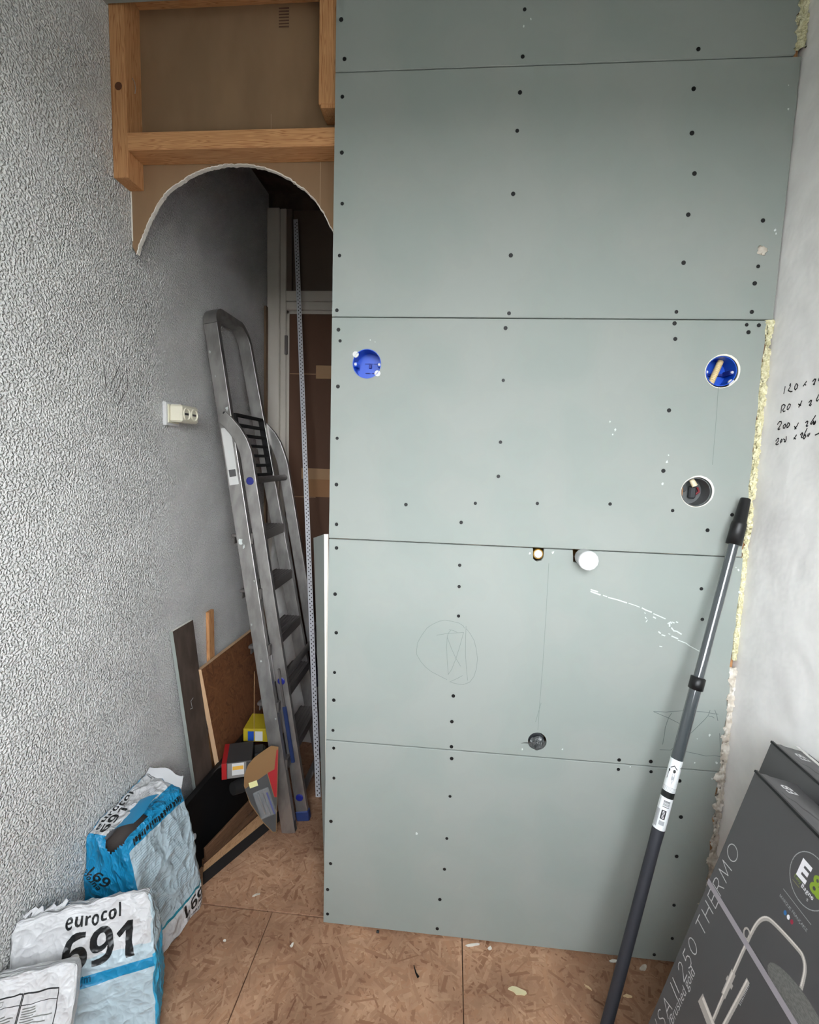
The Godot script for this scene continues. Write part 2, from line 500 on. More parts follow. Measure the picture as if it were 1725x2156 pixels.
func make_materials():
	# plasterboard paper, faintly mottled green
	var b := mk(Color.WHITE, 0.72)
	b.albedo_texture = noise_tex(0.006, Color(0.550, 0.578, 0.558), Color(0.572, 0.590, 0.570), 512, 4, FastNoiseLite.TYPE_SIMPLEX_SMOOTH, 3)
	triplanar(b, Vector3(0.9, 0.9, 0.9))
	M.board = b
	M.gypsum = mk(Color(0.88, 0.86, 0.82), 0.95)
	var k := mk(Color.WHITE, 0.9)
	k.albedo_texture = noise_tex(0.01, Color(0.53, 0.42, 0.31), Color(0.57, 0.455, 0.34), 512, 4, FastNoiseLite.TYPE_SIMPLEX_SMOOTH, 5)
	triplanar(k, Vector3(1.2, 0.5, 1.2))
	M.kraft = k
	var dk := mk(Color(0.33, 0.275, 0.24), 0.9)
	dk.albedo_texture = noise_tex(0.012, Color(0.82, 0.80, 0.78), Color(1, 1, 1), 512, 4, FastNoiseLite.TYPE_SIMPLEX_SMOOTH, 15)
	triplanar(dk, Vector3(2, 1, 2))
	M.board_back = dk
	# sprayed plaster, grainy
	var lw := mk(Color.WHITE, 0.85)
	lw.albedo_texture = noise_tex(0.004, Color(0.845, 0.84, 0.83), Color(0.88, 0.875, 0.865), 512, 3, FastNoiseLite.TYPE_SIMPLEX_SMOOTH, 8)
	relief(lw, noise_tex(0.042, Color.BLACK, Color.WHITE, 1536, 2, FastNoiseLite.TYPE_SIMPLEX_SMOOTH, 21, 0.36, 0.70), 0.48)
	triplanar(lw, Vector3(1.75, 1.75, 1.75))
	M.plaster_rough = lw
	var rw := mk(Color.WHITE, 0.8)
	rw.albedo_texture = noise_tex(0.012, Color(0.935, 0.925, 0.915), Color(0.965, 0.955, 0.945), 512, 4, FastNoiseLite.TYPE_SIMPLEX_SMOOTH, 31)
	relief(rw, noise_tex(0.01, Color.BLACK, Color.WHITE, 512, 4, FastNoiseLite.TYPE_SIMPLEX_SMOOTH, 32), 0.15)
	triplanar(rw, Vector3(1.4, 1.4, 1.4))
	M.plaster_smooth = rw
	M.paint_white = mk(Color(0.80, 0.77, 0.73), 0.6)
	M.wood_x = wood(Vector3(0.45, 11, 11), Color(0.80, 0.60, 0.41), Color(0.62, 0.40, 0.23), 41)
	M.wood_y = wood(Vector3(11, 0.45, 11), Color(0.79, 0.59, 0.40), Color(0.61, 0.39, 0.22), 43)
	M.wood_z = wood(Vector3(9, 9, 0.8), Color(0.74, 0.58, 0.43), Color(0.60, 0.44, 0.30), 44)
	var ot := osb_texture()
	var fl := mk(Color(0.99, 0.93, 0.88), 0.8)
	fl.albedo_texture = ot
	fl.detail_enabled = true
	fl.detail_blend_mode = BaseMaterial3D.BLEND_MODE_MUL
	fl.detail_albedo = noise_tex(0.008, Color(0.82, 0.80, 0.79), Color(1, 1, 1), 512, 5, FastNoiseLite.TYPE_SIMPLEX_SMOOTH, 51)
	triplanar(fl, Vector3(0.8, 0.8, 0.8))
	M.osb_floor = fl
	var os := mk(Color(0.68, 0.52, 0.38), 0.8)
	os.albedo_texture = ot
	triplanar(os, Vector3(0.75, 0.75, 0.75))
	M.osb_raw = os
	M.osb_edge = mk(Color(0.80, 0.66, 0.52), 0.9)
	var al := mk(Color.WHITE, 0.42, 0.85)
	al.albedo_texture = noise_tex(0.012, Color(0.58, 0.57, 0.56), Color(0.67, 0.66, 0.65), 512, 5, FastNoiseLite.TYPE_SIMPLEX_SMOOTH, 61)
	triplanar(al, Vector3(3, 1.2, 3))
	M.alu = al
	M.alu_dark = mk(Color(0.44, 0.42, 0.41), 0.5, 0.7)
	M.steel = mk(Color(0.72, 0.72, 0.72), 0.3, 0.9)
	M.black = mk(Color(0.045, 0.045, 0.05), 0.45)
	M.black_matte = mk(Color(0.06, 0.055, 0.055), 0.85)
	M.screw = mk(Color(0.05, 0.05, 0.055), 0.5, 0.3)
	M.blue = mk(Color(0.07, 0.11, 0.45), 0.5)
	M.blue_box = mk(Color(0.07, 0.31, 0.76), 0.4)
	M.blue_box_dark = mk(Color(0.05, 0.14, 0.50), 0.5)
	M.white_plastic = mk(Color(0.80, 0.80, 0.80), 0.4)
	M.cream_plastic = mk(Color(0.86, 0.84, 0.76), 0.4)
	M.grey_plastic = mk(Color(0.34, 0.35, 0.35), 0.4)
	M.dark_plastic = mk(Color(0.20, 0.21, 0.22), 0.45)
	M.brass = mk(Color(0.80, 0.62, 0.28), 0.3, 0.9)
	M.pencil = mk(Color(0.33, 0.36, 0.36), 0.7)
	M.pencil_faint = mk(Color(0.42, 0.46, 0.44), 0.7)
	M.marker = mk(Color(0.12, 0.12, 0.12), 0.6)
	M.plaster_mark = mk(Color(0.78, 0.80, 0.79), 0.9)
	var foam := mk(Color.WHITE, 0.9)
	foam.albedo_texture = noise_tex(0.03, Color(0.80, 0.77, 0.60), Color(0.92, 0.90, 0.77), 256, 4, FastNoiseLite.TYPE_SIMPLEX_SMOOTH, 71)
	relief(foam, noise_tex(0.06, Color.BLACK, Color.WHITE, 256, 4, FastNoiseLite.TYPE_SIMPLEX_SMOOTH, 72), 0.25)
	triplanar(foam, Vector3(8, 8, 8))
	M.foam = foam
	var fill := mk(Color.WHITE, 0.95)
	fill.albedo_texture = noise_tex(0.02, Color(0.74, 0.70, 0.64), Color(0.88, 0.86, 0.82), 256, 4, FastNoiseLite.TYPE_SIMPLEX_SMOOTH, 73)
	triplanar(fill, Vector3(6, 6, 6))
	M.filler = fill
	M.card = mk(Color(0.52, 0.39, 0.25), 0.9)
	M.door_brown = mk(Color(0.36, 0.24, 0.17), 0.7)
	M.tape_tan = mk(Color(0.66, 0.52, 0.38), 0.7)
	M.pole_grey = mk(Color(0.25, 0.27, 0.28), 0.10)
	M.pole_grey.clearcoat_enabled = true
	M.pole_grey.clearcoat = 1.0
	M.pole_grey.clearcoat_roughness = 0.03
	M.pole_handle = mk(Color(0.17, 0.175, 0.20), 0.6)
	M.powder = mk(Color(0.42, 0.38, 0.36), 1.0)
	var cl := mk(Color(0.85, 0.88, 0.9, 0.10), 0.08)
	cl.transparency = BaseMaterial3D.TRANSPARENCY_ALPHA
	M.clear = cl
	var pane := mk(Color(0.9, 0.95, 0.95, 0.06), 0.02)
	pane.transparency = BaseMaterial3D.TRANSPARENCY_ALPHA
	M.pane = pane

# ------------------------------------------------------------------ setting
func build_room():
	var f := struct("floor")
	var panels := [[Vector2(XL - 0.1, -1.25), Vector2(0.5, -0.0250)], [Vector2(0.5, -1.25), Vector2(XR + 0.1, -0.0250)], [Vector2(XL - 0.1, -0.0210), Vector2(-0.1715, 1.2)], [Vector2(-0.1695, -0.0210), Vector2(0.4225, 1.2)], [Vector2(0.4245, -0.0210), Vector2(XR + 0.1, 1.2)], [Vector2(XL - 0.1, 1.202), Vector2(0.1, ZB + 0.1)], [Vector2(0.102, 1.202), Vector2(XR + 0.1, ZB + 0.1)]]
	for p in panels:
		var b := MB.new()
		b.span(Vector3(p[0].x, -0.022, p[0].y), Vector3(p[1].x, 0, p[1].y), 0.0012)
		part("floor_panel", b, M.osb_floor, f)
	var sub := MB.new()
	sub.span(Vector3(XL - 0.1, -0.12, -1.25), Vector3(XR + 0.1, -0.0225, ZB + 0.1))
	part("subfloor", sub, M.black_matte, f)

	var wl := struct("wall_left")
	var b1 := MB.new()
	b1.span(Vector3(XL - 0.12, 0, -1.2), Vector3(XL, 2.75, ZB + 0.1))
	part("plaster_face", b1, M.plaster_rough, wl)
	var pm := MB.new()
	for s in LEFTMARKS:
		pm.stroke(s, func(p): return Vector3(XL + 0.0006, p[1], p[0]), 0.0016, Vector3.RIGHT)
	part("pencil_mark", pm, M.marker, wl)

	var wr := struct("wall_right")
	var b2 := MB.new()
	b2.span(Vector3(XR, 0, -1.2), Vector3(XR + 0.12, 2.75, ZB + 0.1))
	part("plaster_face", b2, M.plaster_smooth, wr)
	var hw := MB.new()
	for s in HANDWRITING:
		hw.stroke(s, func(p): return Vector3(XR - 0.0006, p[1], p[0]), 0.0028, Vector3.LEFT)
	part("handwriting", hw, M.marker, wr, "handwritten board sizes in black marker")

	var c := struct("ceiling")
	var b3 := MB.new()
	b3.span(Vector3(XL, CEIL, -0.004), Vector3(XR, CEIL + 0.0125, ZB))
	part("ceiling_board", b3, M.board, c)
	var b4 := MB.new()
	b4.span(Vector3(XL, 2.70, -1.2), Vector3(XR, 2.8, ZB))
	part("ceiling_slab", b4, M.board_back, c)  # slab coloured dark so that the passage below stays dim

	# back wall with the window that lights the room, behind the camera
	var wx0 := -0.15
	var wx1 := 1.1
	var wy0 := 1.05
	var wy1 := 2.375
	var wb := struct("wall_back")
	var b5 := MB.new()
	b5.span(Vector3(XL, 0, ZB), Vector3(wx0, 2.7, ZB + 0.22))
	b5.span(Vector3(wx1, 0, ZB), Vector3(XR, 2.7, ZB + 0.22))
	b5.span(Vector3(wx0, 0, ZB), Vector3(wx1, wy0, ZB + 0.22))
	b5.span(Vector3(wx0, wy1, ZB), Vector3(wx1, 2.7, ZB + 0.22))
	part("plaster_face", b5, M.plaster_smooth, wb)
	var w := struct("window_1")
	var b6 := MB.new()
	var zf := ZB + 0.16
	for s in [[Vector3(wx0, wy0, zf), Vector3(wx1, wy0 + 0.06, zf + 0.06)], [Vector3(wx0, wy1 - 0.06, zf), Vector3(wx1, wy1, zf + 0.06)], [Vector3(wx0, wy0, zf), Vector3(wx0 + 0.06, wy1, zf + 0.06)], [Vector3(wx1 - 0.06, wy0, zf), Vector3(wx1, wy1, zf + 0.06)], [Vector3(0.44, wy0, zf), Vector3(0.52, wy1, zf + 0.06)]]:
		b6.span(s[0], s[1], 0.004)
	part("window_frame", b6, M.white_plastic, w)
	for s in [[wx0 + 0.06, 0.44], [0.52, wx1 - 0.06]]:
		var b7 := MB.new()
		b7.span(Vector3(s[0], wy0 + 0.06, zf + 0.028), Vector3(s[1], wy1 - 0.06, zf + 0.032))
		part("pane", b7, M.pane, w)

	# passage behind the partition
	var we := struct("wall_end")
	var b8 := MB.new()
	b8.span(Vector3(XL, 0, -1.3), Vector3(0.6, 2.7, -1.15))
	part("plaster_face", b8, M.board_back, we)  # dark colour stands in for the dimness of the passage
	var wh := struct("wall_passage_unseen")
	var b9 := MB.new()
	b9.span(Vector3(0.45, 0, -1.15), Vector3(0.55, 2.7, -0.1))
	part("plaster_face", b9, M.board_back, wh)  # unseen wall, added in a dark colour to keep the passage dark

func build_door():
	var d := struct("door_1")
	var z := -1.11
	var b := MB.new()
	# casing, stepped rebate and head
	b.span(Vector3(-0.612, 0, -1.15), Vector3(-0.548, 2.62, z), 0.004)
	b.span(Vector3(-0.548, 0, -1.15), Vector3(-0.518, 2.62, z - 0.012), 0.003)
	part("door_casing", b, M.paint_white, d)
	var b2 := MB.new()
	b2.span(Vector3(-0.518, 2.145, -1.15), Vector3(0.44, 2.185, z - 0.012), 0.003)
	b2.span(Vector3(-0.518, 2.185, -1.15), Vector3(0.44, 2.235, z - 0.004), 0.003)
	part("door_head", b2, M.paint_white, d)
	var b3 := MB.new()
	b3.span(Vector3(-0.518, 0, -1.15), Vector3(-0.503, 2.145, z - 0.022), 0.002)
	b3.span(Vector3(-0.518, 2.128, -1.15), Vector3(0.44, 2.145, z - 0.022), 0.002)
	part("door_stop", b3, M.paint_white, d)
	var b4 := MB.new()
	b4.span(Vector3(-0.518, 2.235, -1.15), Vector3(-0.49, 2.62, z - 0.016), 0.002)
	b4.span(Vector3(-0.49, 2.235, -1.15), Vector3(0.44, 2.62, z - 0.034), 0.002)
	part("transom_panel", b4, mk(Color(0.42, 0.36, 0.32), 0.7), d)
	var b5 := MB.new()
	b5.span(Vector3(-0.503, 0.01, -1.15), Vector3(0.42, 2.128, -1.13), 0.002)
	part("door_leaf", b5, M.door_brown, d, "brown paper covered door leaf")
	for p in [[-0.365, 1.815, 0.10, 0.065, M.tape_tan], [-0.435, 1.31, 0.16, 0.055, M.tape_tan], [-0.42, 1.22, 0.15, 0.09, mk(Color(0.60, 0.43, 0.28), 0.7)]]:
		var b6 := MB.new()
		b6.span(Vector3(p[0], p[1], -1.13), Vector3(p[0] + p[2], p[1] + p[3], -1.128), 0.0004)
		part("tape_patch", b6, p[4], d)
	for y in [1.835, 1.215]:
		var b7 := MB.new()
		b7.span(Vector3(-0.5, y, -1.13), Vector3(-0.36, y + 0.004, -1.1292))
		part("tape_line", b7, M.tape_tan, d)
	var h := MB.new()
	h.tube([Vector3(-0.515, 1.93, -1.118), Vector3(-0.515, 2.02, -1.118)], [0.008], 10)
	part("hinge", h, M.alu_dark, d)

func hole_poly(c: Vector2, r: float, n := 28) -> PackedVector2Array:
	var p := PackedVector2Array()
	for i in n:
		p.append(c + Vector2(cos(TAU * i / n), sin(TAU * i / n)) * r)
	return p

# a board with holes: cut into upright strips through the hole centres so that every piece is a plain polygon
func board_mesh(outline: PackedVector2Array, holes: Array, y0: float, y1: float) -> MB:
	var b := MB.new()
	var cuts := [-10.0]
	for h in holes:
		var c := Vector2.ZERO
		for p in h:
			c += p
		cuts.append(c.x / h.size())
	cuts.append(10.0)
	cuts.sort()
	for i in cuts.size() - 1:
		var strip := PackedVector2Array([Vector2(cuts[i], -1), Vector2(cuts[i + 1], -1), Vector2(cuts[i + 1], 4), Vector2(cuts[i], 4)])
		var pieces := Geometry2D.intersect_polygons(outline, strip)
		for h in holes:
			var next: Array[PackedVector2Array] = []
			for p in pieces:
				next.append_array(Geometry2D.clip_polygons(p, h))
			pieces = next
		for p in pieces:
			if Geometry2D.is_polygon_clockwise(p):
				p.reverse()
			var bev := 0.0016
			var front := PackedVector2Array()
			for q in p:
				var y := q.y
				if absf(y - y0) < 1e-4:
					y += bev
				elif absf(y - y1) < 1e-4:
					y -= bev
				front.append(Vector2(q.x, y))
			var idx := Geometry2D.triangulate_polygon(front)
			for t in range(0, idx.size(), 3):
				var q := [front[idx[t]], front[idx[t + 1]], front[idx[t + 2]]]
				b.tri(Vector3(q[0].x, q[0].y, 0), Vector3(q[1].x, q[1].y, 0), Vector3(q[2].x, q[2].y, 0), Vector3.BACK)
				b.tri(Vector3(q[0].x, q[0].y, -0.0125), Vector3(q[1].x, q[1].y, -0.0125), Vector3(q[2].x, q[2].y, -0.0125), Vector3.FORWARD)
			for k in p.size():
				var a: Vector2 = p[k]
				var c: Vector2 = p[(k + 1) % p.size()]
				var inner := false
				for x in cuts:
					if absf(a.x - x) < 1e-4 and absf(c.x - x) < 1e-4:
						inner = true
				if inner:
					continue
				var fa := front[k]
				var fc := front[(k + 1) % p.size()]
				var n := Vector3(c.y - a.y, a.x - c.x, 0)
				b.quad(Vector3(fa.x, fa.y, 0), Vector3(fc.x, fc.y, 0), Vector3(c.x, c.y, -bev), Vector3(a.x, a.y, -bev), n)
				b.quad(Vector3(a.x, a.y, -bev), Vector3(c.x, c.y, -bev), Vector3(c.x, c.y, -0.0125), Vector3(a.x, a.y, -0.0125), n)
	return b

func build_partition():
	var w := struct("wall_front")
	rng.seed = 5
	var lines := [CEIL - 0.001, 2.4, 1.8, 1.2, 0.6, 0.005]
	var lefts := [0.0, 0.0, 0.0, 0.0005, -0.0005]
	var holes := [[], [], [hole_poly(Vector2(0.097, 1.679), 0.0385), hole_poly(Vector2(1.006, 1.673), 0.0395), hole_poly(Vector2(0.973, 1.367), 0.0385)],
		[PackedVector2Array([Vector2(0.563, 1.21), Vector2(0.593, 1.21), Vector2(0.593, 1.176), Vector2(0.588, 1.166), Vector2(0.575, 1.163), Vector2(0.565, 1.170)]), PackedVector2Array([Vector2(0.668, 1.21), Vector2(0.712, 1.21), Vector2(0.710, 1.172), Vector2(0.690, 1.164), Vector2(0.672, 1.166)]), hole_poly(Vector2(0.607, 0.648), 0.026)], []]
	var head := MB.new()
	head.lathe([Vector2(0.0050, 0.0), Vector2(0.0047, 0.0006), Vector2(0.0020, 0.0007), Vector2(0.0, 0.0002)], 12, Transform3D(Basis(Vector3.RIGHT, PI / 2), Vector3.ZERO))
	var head_mesh := head.done()
	for r in 5:
		var y1: float = lines[r] - 0.0011
		var y0: float = lines[r + 1] + 0.0011
		var o := PackedVector2Array([Vector2(lefts[r], y0)])
		# ragged cut at the right wall
		var n := 26
		var base: float = [1.098, 1.1145, 1.1, 1.103, 1.100][r]
		var rag: float = [0.006, 0.0008, 0.002, 0.004, 0.006][r]
		for i in n + 1:
			var t := float(i) / n
			o.append(Vector2(base + rng.randf_range(-rag, rag), lerpf(y0, y1, t)))
		o.append(Vector2(lefts[r], y1))
		var p := part("plasterboard", board_mesh(o, holes[r], y0, y1), M.board, w)
		for s in SCREWS[r]:
			var m := part_mesh("screw", head_mesh, M.screw, p)
			m.position = Vector3(s[0], s[1], 0.0002)
			var q := 1.0 + rng.randf_range(-0.12, 0.12)
			m.scale = Vector3(q, q, 1)
		var flat := func(v): return Vector3(v[0], v[1], 0.0004)
		if r == 2:
			var b := MB.new()
			for s in PLUMB2:
				b.stroke(s, flat, 0.0010, Vector3.BACK)
			part("pencil_line", b, M.pencil_faint, p)
		if r == 3:
			var b := MB.new()
			for s in PENCIL_CIRCLE:
				b.stroke(s, flat, 0.0010, Vector3.BACK)
			part("pencil_circle", b, M.pencil_faint, p, "pencilled circle with crossed box")
			var b2 := MB.new()
			for s in PENCIL_STAR:
				b2.stroke(s, flat, 0.0013, Vector3.BACK)
			part("pencil_mark", b2, M.pencil, p)
			var b3 := MB.new()
			for s in PLUMB:
				b3.stroke(s, flat, 0.0010, Vector3.BACK)
			part("pencil_line", b3, M.pencil_faint, p)
			var b4 := MB.new()
			for s in SMEAR:
				b4.stroke(s, flat, rng.randf_range(0.0018, 0.0042), Vector3.BACK)
			part("plaster_smear", b4, M.plaster_mark, p, "white scraped plaster streak")
		# dabs of plaster
		for s in SPOTS:
			if s[1] > y0 and s[1] < y1:
				var b := MB.new()
				var pts := PackedVector2Array()
				var rad := rng.randf_range(0.0012, 0.0034)
				for k in 9:
					var g := TAU * k / 9
					pts.append(Vector2(s[0], s[1]) + Vector2(cos(g), sin(g) * 1.3) * rad * rng.randf_range(0.5, 1.3))
				b.prism(pts, 0.0009, Transform3D(Basis(), Vector3(0, 0, 0.0008)))
				part("plaster_dab", b, M.plaster_mark, p)
	# closed back of the partition right of the opening, and the hidden studs
	var bk := MB.new()
	bk.span(Vector3(-0.005, 0, -0.094), Vector3(XR, 2.7, -0.0815))
	part("back_board", bk, M.kraft, w)
	for x in [0.018, 0.39, 0.51, 0.9, 1.07]:
		var b := MB.new()
		b.span(Vector3(x, 0, -0.0805), Vector3(x + (0.036 if x < 0.1 else 0.044), 2.225 if x < 0.1 else 2.62, -0.0128), 0.001)
		part("stud", b, M.wood_y, w)
	# timber frame over the passage
	var st := MB.new()
	st.span(Vector3(-0.6155, 2.165, -0.0815), Vector3(-0.5725, 2.69, -0.0125), 0.0015)
	var sp := part("stud", st, M.wood_y, w)
	var kn := MB.new()
	kn.lathe([Vector2(0, 0), Vector2(0.0105, 0)], 14, Transform3D(Basis(Vector3.RIGHT, PI / 2), Vector3(-0.593, 2.394, -0.0121)))
	part("knot", kn, mk(Color(0.35, 0.20, 0.11), 0.8), sp)
	var wire := MB.new()
	wire.tube([Vector3(-0.5718, 2.433, -0.04), Vector3(-0.5665, 2.424, -0.042), Vector3(-0.565, 2.408, -0.043), Vector3(-0.5665, 2.395, -0.042)], [0.0009], 6)
	part("staple", wire, M.steel, sp)
	var bm := MB.new()
	bm.span(Vector3(-0.5725, 2.234, -0.0815), Vector3(0.006, 2.279, -0.0125), 0.0015)
	part("cross_beam", bm, M.wood_x, w)
	var hd := MB.new()
	hd.span(Vector3(-0.5725, 2.632, -0.0815), Vector3(0.006, 2.69, -0.0125), 0.0015)
	part("header_beam", hd, M.wood_x, w)
	var rs := MB.new()
	rs.span(Vector3(-0.047, 2.335, -0.0815), Vector3(0.006, 2.69, -0.0125), 0.0015)
	part("stud", rs, M.wood_y, w)
	var rs2 := MB.new()
	rs2.span(Vector3(-0.041, 2.326, -0.0795), Vector3(0.006, 2.335, -0.0135), 0.001)
	part("stud_end", rs2, M.wood_y, w)
	# far skin of the frame: brown board with the sawn arch
	var arch := PackedVector2Array()
	arch.append(Vector2(-0.6125, 2.70))
	arch.append(Vector2(-0.6125, ARCH[0][1] + 0.02))
	for p in ARCH:
		arch.append(Vector2(p[0], p[1]))
	arch.append(Vector2(0.03, 1.98))
	arch.append(Vector2(0.03, 2.70))
	var ab := MB.new()
	ab.prism(arch, 0.0125, Transform3D(Basis(), Vector3(0, 0, -0.0816)), false, true)
	var ap := part("arch_panel", ab, M.kraft, w, "brown board with sawn arch")
	var ce := MB.new()
	rng.seed = 9
	var inner := []
	var nseg := 120
	for i in nseg + 1:
		var t := float(i) / nseg * (ARCH.size() - 1)
		var k := mini(int(t), ARCH.size() - 2)
		var a := Vector2(ARCH[k][0], ARCH[k][1])
		var c := Vector2(ARCH[k + 1][0], ARCH[k + 1][1])
		var q := a.lerp(c, t - k)
		q += (Vector2(-0.30, 2.0) - q).normalized() * (0.0004 + absf(wob.get_noise_2d(i * 9.0, 3.0)) * 0.0045)
		inner.append(q)
	for i in nseg:
		var a: Vector2 = inner[i]
		var c: Vector2 = inner[i + 1]
		var hint := Vector3(-0.3 - a.x, 2.0 - a.y, 0)
		ce.quad(Vector3(a.x, a.y, -0.0818), Vector3(c.x, c.y, -0.0818), Vector3(c.x, c.y, -0.0942), Vector3(a.x, a.y, -0.0942), hint)
		var a2 := a + (a - Vector2(-0.3, 2.0)).normalized() * 0.0028
		var c2 := c + (c - Vector2(-0.3, 2.0)).normalized() * 0.0028
		ce.quad(Vector3(a.x, a.y, -0.0818), Vector3(c.x, c.y, -0.0818), Vector3(c2.x, c2.y, -0.0814), Vector3(a2.x, a2.y, -0.0814), Vector3.BACK)
	part("cut_edge", ce, M.gypsum, ap, "rough white sawn plaster edge")
	var ve := MB.new()
	ve.span(Vector3(-0.6145, 2.03, -0.094), Vector3(-0.6100, 2.165, -0.0812), 0.0005)
	part("cut_edge", ve, M.gypsum, ap)
	for x in [-0.2, -0.06]:
		var l := MB.new()
		l.span(Vector3(x, 2.28 if x < -0.1 else 2.12, -0.0816), Vector3(x + 0.0022, 2.36 if x < -0.1 else 2.24, -0.0812))
		part("paper_seam", l, mk(Color(0.63, 0.52, 0.41), 0.9), ap)
	var stamp := MB.new()
	for i in 7:
		stamp.span(Vector3(-0.178, 2.575 + i * 0.0075, -0.0816), Vector3(-0.150, 2.5785 + i * 0.0075, -0.0812))
	part("printed_stamp", stamp, mk(Color(0.36, 0.25, 0.19), 0.9), ap, "dark barcode-like stamp")
	# squeezed-out mounting foam and filler along the right wall
	for s in [[2.41, 2.58, 0.013, M.foam, 0.55], [1.20, 1.80, 0.0066, M.foam, 0.95], [0.92, 1.2, 0.006, M.foam, 0.3], [0.06, 0.90, 0.009, M.filler, 0.8]]:
		foam_bead(w, s[0], s[1], s[2], s[3], s[4])
	for s in [[1.072, 1.964, 0.011], [1.108, 0.70, 0.011], [1.103, 0.585, 0.014], [1.10, 0.20, 0.013], [1.105, 0.33, 0.012]]:
		lump(w, "filler_lump", Vector3(s[0], s[1], 0.0), s[2], M.filler)

func foam_bead(parent: Node3D, y0: float, y1: float, r: float, m: Material, rough: float):
	var b := MB.new()
	var ny := int((y1 - y0) / 0.004)
	var fn := func(u: float, v: float):
		var y := lerpf(y0, y1, v)
		var g := -PI * 0.15 + u * PI * 1.25
		var k := r * (1.0 + rough * wob.get_noise_3d(u * 260.0, y * 1500.0, 1.0) * 1.6 + rough * wob.get_noise_2d(y * 300.0, 7.0))
		return Vector3(XR - 0.007 - cos(g) * k * 1.0, y, -0.004 + sin(g) * k * 0.9)
	b.sheet(12, ny, fn, Vector3(-0.3, 0, 1))
	part("foam_bead" if m == M.foam else "filler_bead", b, m, parent)

func lump(parent: Node3D, called: String, c: Vector3, r: float, m: Material):
	var b := MB.new()
	var fn := func(u: float, v: float):
		var g := u * TAU
		var p := v * PI
		var d := Vector3(sin(p) * cos(g), cos(p), sin(p) * sin(g) * 0.55)
		var k := 1.0 + 0.7 * wob.get_noise_3dv(d * 90.0 + c * 4000.0)
		return c + d * r * k
	b.sheet(16, 10, fn, Vector3.ZERO)
	part(called, b, m, parent)

# ------------------------------------------------------------------ fittings in the boards
func cup(parent: Node3D, c: Vector2, r: float, depth: float, m: Material, called := "box_shell"):
	var b := MB.new()
	var xf := Transform3D(Basis(Vector3.RIGHT, -PI / 2), Vector3(c.x, c.y, 0))   # local y -> -z
	b.lathe([Vector2(r + 0.0012, -0.0012), Vector2(r - 0.0005, -0.0012), Vector2(r - 0.0005, depth), Vector2(0.0, depth)], 40, xf)
	part(called, b, m, parent)

func disc(c: Vector3, r: float, d: Vector3, h: float, n := 16) -> MB:
	var b := MB.new()
	var y := d.normalized()
	var x := y.cross(Vector3.UP if absf(y.y) < 0.9 else Vector3.RIGHT).normalized()
	b.lathe([Vector2(0, 0), Vector2(r, 0), Vector2(r, h * 0.8), Vector2(r * 0.9, h), Vector2(0, h)], n, Transform3D(Basis(x, y, x.cross(y)), c))
	return b

